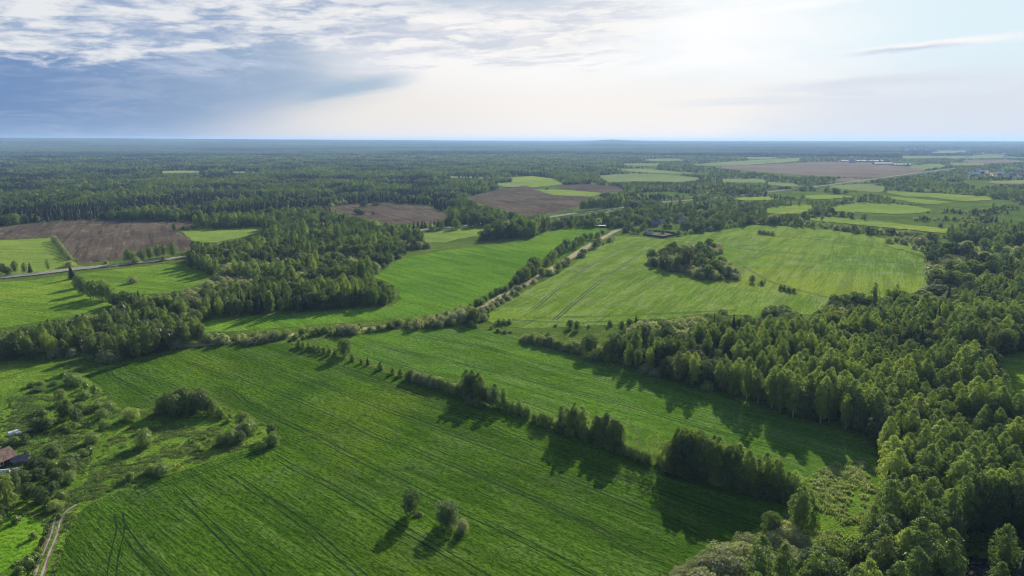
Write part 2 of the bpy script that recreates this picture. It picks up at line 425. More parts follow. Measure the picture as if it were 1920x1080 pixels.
FAR = [  # (name, outline, material)
    ('green_field', [(1122, 330), (1165, 326), (1215, 326), (1300, 332), (1312, 336), (1278, 341), (1200, 340), (1140, 341)], 'hay_far'),
    ('green_field', [(1148, 317), (1200, 316), (1250, 320), (1300, 325), (1230, 325)], 'hay_far'),
    ('green_field', [(1165, 307), (1235, 306), (1235, 310), (1180, 310)], 'hay_far'),
    ('green_field', [(1290, 309), (1400, 301), (1500, 296), (1498, 302), (1400, 309), (1340, 311)], 'hay_far'),
    ('ploughed_field', [(1340, 314), (1430, 309), (1540, 303), (1620, 305), (1700, 313), (1735, 318), (1700, 328), (1625, 333), (1500, 328), (1400, 320)], 'soil_far'),
    ('ploughed_field', [(1560, 337), (1590, 334), (1630, 338), (1600, 342)], 'soil_far'),
    ('green_field', [(1700, 311), (1760, 308), (1775, 311), (1735, 317)], 'hay_far'),
    ('green_field', [(1440, 341), (1490, 344), (1490, 350), (1440, 346)], 'hay_far'),
    ('green_field', [(1550, 350), (1620, 345), (1660, 350), (1650, 360), (1600, 357)], 'hay_far'),
    ('green_field', [(1660, 358), (1740, 362), (1850, 369), (1858, 375), (1800, 377), (1740, 370), (1690, 368)], 'hay'),
    ('green_field', [(1650, 369), (1720, 373), (1780, 380), (1740, 383), (1690, 376)], 'hay'),
    ('green_field', [(1570, 386), (1610, 380), (1680, 383), (1740, 392), (1735, 398), (1690, 402), (1640, 400), (1560, 395)], 'hay'),
    ('green_field', [(1440, 390), (1520, 384), (1520, 392), (1498, 401), (1440, 400)], 'hay'),
    ('green_field', [(1490, 410), (1560, 407), (1640, 415), (1700, 422), (1785, 430), (1775, 438), (1710, 432), (1600, 421)], 'hay'),
    ('green_field', [(1350, 336), (1425, 336), (1440, 342), (1360, 342)], 'hay_far'),
    ('green_field', [(1500, 290), (1560, 289), (1620, 291), (1560, 293)], 'hay_far'),
    ('green_field', [(1640, 294), (1720, 292), (1790, 295), (1700, 297)], 'hay_far'),
    ('ploughed_field', [(1800, 301), (1880, 299), (1930, 303), (1850, 306)], 'soil_far'),
    ('green_field', [(1380, 296), (1430, 294), (1470, 296), (1420, 298)], 'hay_far'),
    ('green_field', [(1200, 299), (1260, 297), (1290, 300), (1230, 302)], 'hay_far'),
    ('green_field', [(1780, 306), (1830, 305), (1850, 309), (1790, 310)], 'hay_far'),
    ('green_field', [(1860, 340), (1925, 338), (1930, 344), (1870, 345)], 'hay_far'),
    ('green_field', [(1500, 368), (1560, 366), (1600, 370), (1530, 374)], 'hay'),
    ('green_field', [(1380, 372), (1440, 369), (1450, 374), (1400, 377)], 'hay'),
    ('green_field', [(1740, 285), (1810, 284), (1812, 288), (1750, 289)], 'hay_far'),
    ('green_field', [(1770, 292), (1880, 292), (1900, 296), (1780, 297)], 'hay_far'),
    ('green_field', [(1690, 283), (1716, 282), (1716, 285), (1692, 285)], 'hay_far'),
    ('green_field', [(290, 322), (340, 320), (382, 321), (375, 324), (310, 325)], 'hay_far'),
    ('green_field', [(430, 322), (500, 322), (508, 324), (440, 325)], 'hay_far'),
    ('green_field', [(0, 289), (75, 289), (75, 291), (0, 292)], 'hay_far'),
    ('green_field', [(830, 330), (930, 332), (925, 335), (850, 334)], 'hay_far'),
    ('green_field', [(920, 345), (960, 342), (1000, 345), (960, 352)], 'hay_far'),
]
ROADSIDE = [(790, 437), (850, 431), (912, 424), (905, 440), (860, 448), (835, 455), (800, 455)]
MAINROAD = [(-60, 528), (0, 521), (60, 515), (120, 508), (230, 496), (320, 486), (480, 467), (640, 449), (790, 432), (850, 426), (915, 419), (1010, 410), (1090, 399), (1170, 389), (1240, 380), (1300, 375),
            (1380, 368), (1460, 358), (1530, 350), (1600, 341), (1680, 330), (1740, 322), (1790, 316), (1830, 312)]
DIRTROAD = [(1162, 429), (1130, 446), (1100, 463), (1070, 482), (1040, 501), (1000, 525), (950, 551), (905, 577), (875, 590), (840, 600), (800, 607), (740, 612), (640, 620), (560, 627), (500, 632), (430, 641), (330, 649), (240, 652), (155, 654), (60, 656)]
OLDTRACK = [(58, 1120), (72, 1080), (84, 1044), (101, 1004), (107, 980), (119, 960), (140, 946)]

for i, (nm, pl, zz, mt) in enumerate([
        ('green_field', NEAR, 0.05, 'field_near'), ('green_field', STRIP, 0.05, 'field_strip'), ('green_field', MIDR, 0.08, 'field_mid'),
        ('green_field', MIDL, 0.08, 'field_left'), ('meadow', LEFTM, 0.08, 'meadow_left'), ('meadow', LEFTH, 0.08, 'hay'),
        ('ploughed_field', SOIL1, 0.10, 'soil'), ('meadow', GREEN1, 0.12, 'hay'), ('ploughed_field', SOIL2, 0.15, 'soil'),
        ('ploughed_field', SOIL3, 0.15, 'soil'), ('green_field', GREEN3, 0.25, 'hay'), ('ploughed_field', SOIL4, 0.2, 'soil'),
        ('green_field', GREEN4, 0.2, 'hay'), ('meadow', ROADSIDE, 0.1, 'hay')]):
    sheet(nm, pl, zz, M[mt], 0.5, False, i)
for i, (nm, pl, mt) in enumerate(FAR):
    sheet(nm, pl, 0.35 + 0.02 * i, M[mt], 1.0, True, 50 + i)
strip('road_verge', MAINROAD, 11.5, 0.55, M['verge'], .08)
strip('main_road', MAINROAD, 7.5, 0.62, M['asphalt'])
strip('road_marking', MAINROAD, 0.15, 0.68, M['white_paint'], offs=(-3.4, 3.4))
strip('dirt_road', DIRTROAD, 5.6, 0.14, M['dirt'], .15)
strip('dirt_road_verge', DIRTROAD, 8.5, 0.11, M['rough'], .2)
strip('earth_track', OLDTRACK, 2.5, 0.12, M['dirt_dark'], .12)
strip('wheel_track', OLDTRACK, 0.38, 0.15, M['verge'], .5, offs=(-.7, .7))
strip('grass_path', OLDTRACK, 0.5, 0.15, M['track_pale'], .7)
strip('grass_path', [(64, 1110), (82, 1080), (95, 1040), (108, 1000), (124, 955), (150, 925)], 1.6, 0.04, M['track_pale'], .6)

# tractor wheel tracks in the crops (pairs of pressed lines)
TR = [
    [(545, 660), (648, 692), (730, 722), (811, 752), (900, 790), (1000, 835), (1150, 890), (1300, 945), (1420, 985)],
    [(355, 680), (415, 698), (482, 720), (540, 743), (621, 776), (702, 817), (770, 840), (817, 860), (884, 886), (960, 917), (1100, 980), (1200, 1040)],
    [(430, 655), (540, 697), (621, 727), (702, 760), (811, 800), (892, 830), (1000, 870), (1150, 930), (1280, 985), (1340, 1020)],
    [(371, 727), (422, 730), (444, 740), (460, 755), (482, 769), (511, 782), (560, 803), (620, 835), (670, 860), (734, 893), (823, 939), (960, 1003), (1080, 1065), (1140, 1100)],
    [(513, 855), (560, 882), (640, 923), (732, 978), (817, 1027), (915, 1085)],
    [(433, 889), (478, 920), (540, 962), (600, 1010), (690, 1090)],
    [(332, 921), (360, 950), (410, 1000), (470, 1060), (500, 1095)],
    [(222, 962), (231, 991), (265, 1037), (315, 1090)],
    [(222, 975), (226, 993), (214, 1044), (208, 1090)],
    [(240, 940), (300, 911), (360, 892), (404, 876), (449, 858), (520, 840), (600, 815), (640, 806)],
    [(204, 697), (215, 710), (250, 725), (290, 745), (310, 748)],
    [(232, 698), (300, 715), (350, 735), (368, 728)],
    [(620, 655), (700, 672), (800, 700), (900, 728), (1020, 770), (1140, 810), (1280, 850), (1400, 880)],
    [(640, 640), (760, 660), (880, 685), (1000, 715), (1120, 745), (1260, 785), (1400, 825), (1500, 850)],
    [(760, 630), (900, 650), (1010, 680), (1100, 705), (1200, 730)],
]
for i, ln in enumerate(TR):
    strip('wheel_track', ln, 0.40, 0.075 + i * 0.0006, M['track'], .45, offs=(-.95, .95), seed=i)
TR2 = [
    [(1395, 500), (1450, 530), (1560, 560), (1600, 574)], [(1200, 447), (1300, 452), (1420, 470), (1560, 480), (1740, 500)],
    [(1180, 455), (1120, 490), (1060, 530), (1000, 580)], [(1230, 460), (1180, 490), (1110, 540), (1040, 600)],
    [(1400, 440), (1500, 446), (1640, 462)], [(1000, 596), (1100, 594), (1250, 588), (1380, 582)], [(960, 600), (1060, 605), (1160, 603)],
]
for i, ln in enumerate(TR2):
    strip('wheel_track', ln, 0.7, 0.10 + i * 0.001, M['track'], .6, offs=(-1.0, 1.0), seed=i)
# yellowish worn strip along the corner of the near field
strip('grass_path', [(150, 930), (170, 870), (205, 815), (250, 790), (280, 765)], 2.4, 0.03, M['track_pale'], .7)
strip('grass_path', [(180, 925), (230, 905), (300, 893), (400, 862), (520, 825)], 1.6, 0.09, M['track_pale'], .6)
strip('grass_path', [(0, 712), (60, 692), (110, 678)], 5.0, 0.03, M['track_pale'], .6)
strip('grass_path', [(150, 705), (170, 695), (215, 685)], 4.0, 0.03, M['track_pale'], .6)
# rough ground sheets
sheet('glade', [(1850, 672), (1930, 660), (1990, 680), (1990, 745), (1930, 752), (1890, 735), (1858, 706)], 0.05, M['meadow_left'], 1.0, True)
PAST = [(1640, 446), (1700, 451), (1760, 462), (1900, 462), (1990, 470), (1990, 530), (1960, 520), (1905, 500), (1860, 486), (1800, 478), (1745, 484), (1690, 468), (1655, 458)]
sheet('pasture', PAST, 0.12, M['hay'], 1.0)
LAWN = [(-40, 990), (20, 966), (55, 968), (82, 984), (82, 1008), (62, 1036), (30, 1058), (-40, 1082)]
ROUGH1 = [(-60, 690), (60, 680), (150, 700), (235, 772), (300, 762), (360, 735), (430, 766), (492, 795), (526, 815), (480, 834), (410, 856), (260, 906), (155, 955), (120, 1010), (95, 1110), (-80, 1110)]
sheet('rough_meadow', ROUGH1, 0.015, M['rough'], 1.0)
sheet('lawn', LAWN, 0.035, M['lawn'], .4, True)
REED = [(1480, 940), (1500, 900), (1560, 872), (1640, 858), (1655, 905), (1640, 960), (1600, 1020), (1560, 1030), (1530, 1000), (1500, 965)]
sheet('rough_meadow', REED, 0.055, M['rough'], 1.0)

# ------------------------------------------------------------------ foliage materials
def leaf_mat(name, dark, mid, lite, trans=0.45, tint=None, spec=True):
    m, g, o = new_mat(name)
    oi = g.node('ShaderNodeObjectInfo').outputs['Random']
    t = g.node('ShaderNodeTexCoord').outputs['Object']
    n = g.noise(g.vec(0, 0, 0), 1.0)
    va = g.node('ShaderNodeVectorMath', operation='ADD'); g.put(va.inputs[0], t); g.put(va.inputs[1], g.vec(g.mul(oi, 90.0), g.mul(oi, 37.0), 0.0))
    n = g.noise(va.outputs[0], 0.5, 4, 0.7)
    r2 = g.m('FRACT', g.mul(oi, 7.31))
    lc = g.node('ShaderNodeObjectInfo').outputs['Location']
    st = g.sm(g.noise(lc, 0.012, 3, 0.6), .34, .66)
    oi = g.add(g.mul(oi, 0.5), g.mul(st, 0.5))
    col = g.mix(g.sm(oi, 0.0, 0.55), dark, mid)
    col = g.mix(g.sm(oi, 0.55, 1.0), col, lite)
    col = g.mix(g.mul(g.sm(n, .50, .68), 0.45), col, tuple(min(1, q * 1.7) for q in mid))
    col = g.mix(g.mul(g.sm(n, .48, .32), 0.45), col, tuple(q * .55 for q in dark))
    if tint: col = g.mix(g.mul(g.sm(r2, .86, .97), 0.55), col, tint)
    r3 = g.m('FRACT', g.mul(oi, 13.7))
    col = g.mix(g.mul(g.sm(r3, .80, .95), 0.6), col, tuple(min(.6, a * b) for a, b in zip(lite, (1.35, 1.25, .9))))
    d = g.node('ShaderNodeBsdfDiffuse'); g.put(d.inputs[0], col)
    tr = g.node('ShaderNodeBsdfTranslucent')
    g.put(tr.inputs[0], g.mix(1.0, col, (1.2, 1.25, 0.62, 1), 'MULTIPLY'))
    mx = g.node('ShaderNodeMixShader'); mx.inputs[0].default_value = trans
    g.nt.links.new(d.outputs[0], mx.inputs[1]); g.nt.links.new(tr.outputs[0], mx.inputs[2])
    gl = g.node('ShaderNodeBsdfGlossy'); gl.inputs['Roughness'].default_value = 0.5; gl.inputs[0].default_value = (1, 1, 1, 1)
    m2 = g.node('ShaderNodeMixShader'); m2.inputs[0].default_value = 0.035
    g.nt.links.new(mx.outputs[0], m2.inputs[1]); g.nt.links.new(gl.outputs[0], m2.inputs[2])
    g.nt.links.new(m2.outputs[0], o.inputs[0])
    return m
LM = {
    'bush': leaf_mat('sallow leaves', (0.10, 0.165, 0.038), (0.18, 0.26, 0.062), (0.28, 0.36, 0.11), .44),
    'birch': leaf_mat('birch leaves', (0.090, 0.145, 0.034), (0.18, 0.26, 0.056), (0.30, 0.385, 0.095), .43, (0.13, 0.12, 0.06)),
    'broadleaf': leaf_mat('broadleaf leaves', (0.046, 0.080, 0.028), (0.108, 0.165, 0.046), (0.20, 0.27, 0.072), .42, (0.08, 0.07, 0.04)),
    'willow': leaf_mat('willow leaves', (0.165, 0.195, 0.095), (0.255, 0.29, 0.155), (0.37, 0.395, 0.25), .44, (0.24, 0.235, 0.15)),
    'spruce': leaf_mat('spruce needles with cloud shade', (0.012, 0.030, 0.018), (0.020, 0.042, 0.022), (0.034, 0.060, 0.028), .15, (0.06, 0.04, 0.02)),  # needles darkened and blued to carry the left forest's cloud shade
    'shrub': leaf_mat('shrub leaves', (0.11, 0.175, 0.034), (0.155, 0.235, 0.048), (0.21, 0.290, 0.07), .5),
    'tuft': leaf_mat('grass tufts', (0.06, 0.12, 0.02), (0.10, 0.17, 0.03), (0.15, 0.20, 0.05), .4),
    'reed': leaf_mat('reed tufts', (0.16, 0.22, 0.08), (0.24, 0.30, 0.12), (0.36, 0.40, 0.24), .4),
}
M['birch_bark'] = simple('birch bark', (0.52, 0.50, 0.45), 0.8, .45, 2.0)
M['bark'] = simple('grey bark', (0.10, 0.08, 0.06), 0.9, .3, 2.0)

# ------------------------------------------------------------------ tree shapes
KIND = {  # nominal height, radius, crown start (fraction), profile, lobe size, bark
    'birch': dict(H=17, R=2.9, z0=.14, prof=([0, .15, .4, .68, .87, 1], [.55, .88, 1, .90, .64, .22]), lobe=.34, bark='birch_bark', nl=72),
    'broadleaf': dict(H=13, R=4.2, z0=.10, prof=([0, .15, .4, .7, .88, 1], [.62, .9, 1, .94, .76, .40]), lobe=.29, bark='bark', nl=72),
    'willow': dict(H=5.5, R=3.2, z0=.0, prof=([0, .15, .4, .7, .88, 1], [.85, .97, 1, .88, .66, .3]), lobe=.38, bark='bark', nl=30),
    'bush': dict(H=5.5, R=3.2, z0=.0, prof=([0, .15, .4, .7, .88, 1], [.85, .97, 1, .88, .66, .3]), lobe=.36, bark='bark', nl=34),
    'spruce': dict(H=17, R=2.8, z0=.06, prof=([0, .05, .4, .8, 1], [.75, 1, .70, .25, .01]), lobe=.2, bark='bark', nl=60),
    'shrub': dict(H=2.6, R=1.6, z0=.0, prof=([0, .2, .5, .8, 1], [.8, 1, .9, .6, .15]), lobe=.42, bark='bark', nl=14),
}
ICO = None
def ico(sub):
    bm = bmesh.new(); bmesh.ops.create_icosphere(bm, subdivisions=sub, radius=1)
    v = np.array([p.co[:] for p in bm.verts]); f = np.array([[q.index for q in p.verts] for p in bm.faces]); bm.free()
    return v, f
ICO1, ICO2 = ico(1), ico(2)
def crown_mesh(kind, seed, nleaf, size, core=ICO2):
    k = KIND[kind]; r = np.random.default_rng(seed * 101 + len(kind))
    H, Rr, z0 = k['H'], k['R'], k['z0'] * k['H']; ch = H - z0
    pr = lambda t: np.interp(t, *k['prof']) * Rr
    V = []; F = []
    lean = r.normal(0, .04, 2)
    # leaf clumps
    nl = k['nl']
    if kind == 'spruce':
        t = r.random(nleaf) ** 1.35; a = r.random(nleaf) * 2 * math.pi
        tier = (t * 13) % 1.0
        rad = pr(t) * (0.55 + 0.5 * (1 - tier)) * r.uniform(.8, 1.08, nleaf) * (1 + .14 * np.sin(a * 3 + seed))
        P = np.stack([np.cos(a) * rad, np.sin(a) * rad, z0 + t * ch - tier * .3], 1)
        N = np.stack([np.cos(a), np.sin(a), np.full(nleaf, .9)], 1)
        size = size * (0.6 + 0.6 * (1 - t))
    else:
        tl = np.clip((np.arange(nl) + r.random(nl)) / nl, 0, 1); tl = tl ** .9
        al = np.arange(nl) * 2.39996 + r.normal(0, .4, nl) + seed
        lr = Rr * k['lobe'] * r.uniform(.65, 1.25, nl) * (0.75 + .45 * (pr(tl) / Rr))
        rl = np.maximum(pr(tl) * r.uniform(.75, 1.22, nl) - lr * .75, 0)
        if kind in ('willow', 'shrub', 'bush'): lr *= r.uniform(.9, 1.2, nl)
        C = np.stack([np.cos(al) * rl, np.sin(al) * rl, z0 + tl * (ch - lr * .6)], 1)
        C[:, 2] = np.maximum(C[:, 2], lr * .6)
        w = lr ** 2; idx = r.choice(nl, nleaf, p=w / w.sum())
        D = r.normal(0, 1, (nleaf, 3)); D /= np.linalg.norm(D, axis=1)[:, None]
        outw = C[idx] - np.array([0, 0, z0 + ch * .4]); outw /= (np.linalg.norm(outw, axis=1)[:, None] + 1e-6)
        outw[:, 2] += .35
        D = D + outw * 0.75; D /= np.linalg.norm(D, axis=1)[:, None]
        rad = lr[idx] * r.uniform(.72, 1.10, nleaf)
        P = C[idx] + D * rad[:, None] * np.array([1, 1, 1.12 if kind == 'birch' else .85])
        P[:, 2] = np.maximum(P[:, 2], .15)
        N = D + r.normal(0, .45, (nleaf, 3))
    N /= np.linalg.norm(N, axis=1)[:, None]
    P[:, :2] += lean * P[:, 2:3]
    T = np.cross(N, r.normal(0, 1, (nleaf, 3))); T /= np.linalg.norm(T, axis=1)[:, None]
    B = np.cross(N, T)
    s = (size * r.uniform(.55, 1.25, nleaf))[:, None] * .5
    asp = r.uniform(.6, 1.0, nleaf)[:, None]
    bend = N * s * .35
    q = np.stack([P - T * s - bend, P + B * s * asp, P + T * s - bend, P - B * s * asp * .9], 1).reshape(-1, 3)
    V.append(q); F.append(np.arange(nleaf * 4).reshape(-1, 4).tolist())
    # inner mass so that the crown is not hollow
    cv, cf = core
    zc = (cv[:, 2] + 1) / 2
    rr = pr(np.clip(zc, .02, .99)) * (.68 if kind in ('willow', 'bush', 'shrub') else .46)
    hh = np.linalg.norm(cv[:, :2], axis=1) + 1e-6
    cc = np.stack([cv[:, 0] / hh * rr * np.minimum(1, hh * 1.6), cv[:, 1] / hh * rr * np.minimum(1, hh * 1.6), z0 + ch * (.05 + .74 * zc)], 1)
    cc[:, :2] *= r.uniform(.8, 1.2, (len(cc), 1)); cc[:, :2] += lean * cc[:, 2:3]
    base = len(q); V.append(cc)
    F[0] += (cf + base).tolist()
    me = bpy.data.meshes.new(kind + '_crown')
    me.from_pydata(np.concatenate(V).tolist(), [], F[0])
    me.materials.append(LM[kind]); me.update()
    return me
def limb(V, F, p, q, r0, r1, n=6):
    a = Vector(p); b = Vector(q); d = (b - a).normalized()
    s_ = d.orthogonal().normalized(); t_ = d.cross(s_); base = len(V)
    for c_, rr in ((a, r0), (b, r1)):
        for i in range(n):
            an = 2 * math.pi * i / n
            V.append(tuple(c_ + (s_ * math.cos(an) + t_ * math.sin(an)) * rr))
    for i in range(n):
        j = (i + 1) % n
        F.append((base + i, base + j, base + n + j, base + n + i))
def trunk_mesh(kind, seed):
    k = KIND[kind]; rr = random.Random(seed * 13 + len(kind)); V, F = [], []
    H = k['H']
    if kind in ('willow', 'shrub', 'bush'):
        for i in range(5):
            a = i * 1.3 + rr.random(); r = k['R'] * .45
            limb(V, F, (0.15 * math.cos(a), .15 * math.sin(a), -.1), (r * math.cos(a), r * math.sin(a), H * .6), .03 * H ** .7, .012 * H ** .7, 5)
    else:
        th = {'birch': .17, 'broadleaf': .24, 'spruce': .20}[kind]
        p = (0, 0, -.2); n = 5; x = y = 0
        for i in range(1, n + 1):
            f = i / n; x += rr.uniform(-.12, .12); y += rr.uniform(-.12, .12)
            qq = (x, y, H * .86 * f); limb(V, F, p, qq, th * (1.05 - .9 * (f - 1 / n)), th * (1.05 - .9 * f), 7); p = qq
        for i in range(7):
            f = rr.uniform(.25, .7); a = rr.random() * 6.28; L = k['R'] * .7
            limb(V, F, (0, 0, H * f), (L * math.cos(a), L * math.sin(a), H * f + L * (.7 if kind != 'spruce' else -.1)), .06, .02, 4)
    me = bpy.data.meshes.new(kind + '_trunk'); me.from_pydata(V, [], F); me.materials.append(M[k['bark']]); me.update()
    return me
NV = 7
LOD = {}
for kd in KIND:
    k = KIND[kd]
    hi = {'birch': (3200, .45), 'broadleaf': (3600, .54), 'willow': (1900, .36), 'bush': (1900, .36), 'spruce': (2200, .75), 'shrub': (600, .32)}[kd]
    md = {'birch': (1200, .88), 'broadleaf': (1300, 1.0), 'willow': (700, .62), 'bush': (700, .62), 'spruce': (800, 1.1), 'shrub': (240, .5)}[kd]
    lo = {'birch': (230, 1.8), 'broadleaf': (260, 2.1), 'willow': (160, 1.25), 'bush': (160, 1.25), 'spruce': (200, 2.0), 'shrub': (80, .85)}[kd]
    LOD[kd] = [[crown_mesh(kd, i, *hi) for i in range(NV)], [crown_mesh(kd, 20 + i, *md, core=ICO1) for i in range(6)],
               [crown_mesh(kd, 40 + i, *lo, core=ICO1) for i in range(5)], [trunk_mesh(kd, i) for i in range(4)]]

NAME = {'bush': 'leafy_bush', 'birch': 'birch_tree', 'broadleaf': 'broadleaf_tree', 'willow': 'willow_bush', 'spruce': 'spruce_tree', 'shrub': 'green_shrub'}
CAT = {'bush': 'bush', 'birch': 'birch', 'broadleaf': 'tree', 'willow': 'bush', 'spruce': 'spruce', 'shrub': 'shrub'}
ADJ = {'bush': 'rounded fresh green bush', 'birch': 'narrow bright green birch', 'broadleaf': 'round dark green tree', 'willow': 'rounded grey green willow',
       'spruce': 'dark pointed spruce', 'shrub': 'low green shrub'}

SPARSE = []
for i_ in range(3):
    KIND['birch']['nl'] = 26; SPARSE.append(crown_mesh('birch', 80 + i_, 900, .46, core=(ICO1[0] * .05, ICO1[1])))
KIND['birch']['nl'] = 72
def plant(kind, x, y, h, w, label=None, group=None, lod=0, rs=None):
    """one tree as a thing of its own: an Empty at its foot, with trunk and crown"""
    rs = rs or random
    k = KIND[kind]
    e = bpy.data.objects.new(NAME[kind], None); COL.objects.link(e)
    e.empty_display_size = .5
    e.location = (x, y, 0); e.rotation_euler = (0, 0, rs.uniform(0, 6.28))
    sx = w / (2 * k['R']); e.scale = (sx * rs.uniform(.93, 1.07), sx * rs.uniform(.93, 1.07), h / k['H'])
    tag(e, label or ADJ[kind], CAT[kind], group)
    c_ = bpy.data.objects.new('crown', rs.choice(SPARSE if label and 'sparse' in label else LOD[kind][lod])); COL.objects.link(c_); c_.parent = e
    t_ = bpy.data.objects.new('stems' if kind in ('willow', 'shrub', 'bush') else 'trunk', rs.choice(LOD[kind][3])); COL.objects.link(t_); t_.parent = e
    return e

# ------------------------------------------------------------------ where woods stand (regions as seen on the ground)
CLEAR = [NEAR, STRIP, MIDR, MIDL, LEFTM, LEFTH, SOIL1, GREEN1, SOIL2, SOIL3, GREEN3, SOIL4, GREEN4, ROADSIDE] + [f[1] for f in FAR]
def band(line, w):
    """outline of a pixel band of half width w round a line"""
    up = [(x, y - w) for x, y in line]; dn = [(x, y + w) for x, y in reversed(line)]
    return up + dn
CLEAR += [[(1868, 688), (1940, 676), (1940, 738), (1896, 728)], [(1528, 905), (1560, 880), (1610, 864), (1648, 876), (1652, 930), (1620, 985), (1590, 1010), (1548, 1000), (1530, 950)], [(1775, 1080), (1800, 1055), (1845, 1050), (1885, 1080)], [(1800, 1010), (1900, 1000), (1900, 1050), (1800, 1050)]]
ROADCLR = [band(MAINROAD[:5], 3.0), band([(320, 486), (345, 483)], 2), band([(790, 432), (850, 426), (915, 419)], 2.2), band([(1010, 410), (1090, 399), (1170, 389)], 2.6), band([(1240, 380), (1300, 375)], 1.8),
           band([(1530, 350), (1600, 341), (1680, 330), (1740, 322), (1790, 316)], 1.4)]
POND = [(1772, 1076), (1790, 1062), (1815, 1052), (1840, 1054), (1862, 1066), (1880, 1080), (1890, 1100), (1850, 1112), (1790, 1108)]
YARDS = [(1095, 432), (1130, 423), (1150, 428), (1190, 424), (1290, 414), (1300, 425), (1290, 437), (1250, 449), (1200, 446), (1165, 440), (1130, 447)]
GLADE = [(1858, 668), (1930, 660), (1990, 680), (1990, 730), (1930, 738), (1895, 722), (1862, 700)]
NOAUTO = [ROUGH1, REED, POND, YARDS, GLADE, [(1790, 1000), (1950, 1010), (1960, 1080), (1890, 1100), (1860, 1056), (1800, 1048)],
          [(930, 600), (1010, 612), (1060, 615), (1170, 606), (1190, 620), (1180, 650), (1160, 668), (1050, 655), (985, 632), (930, 618)]]
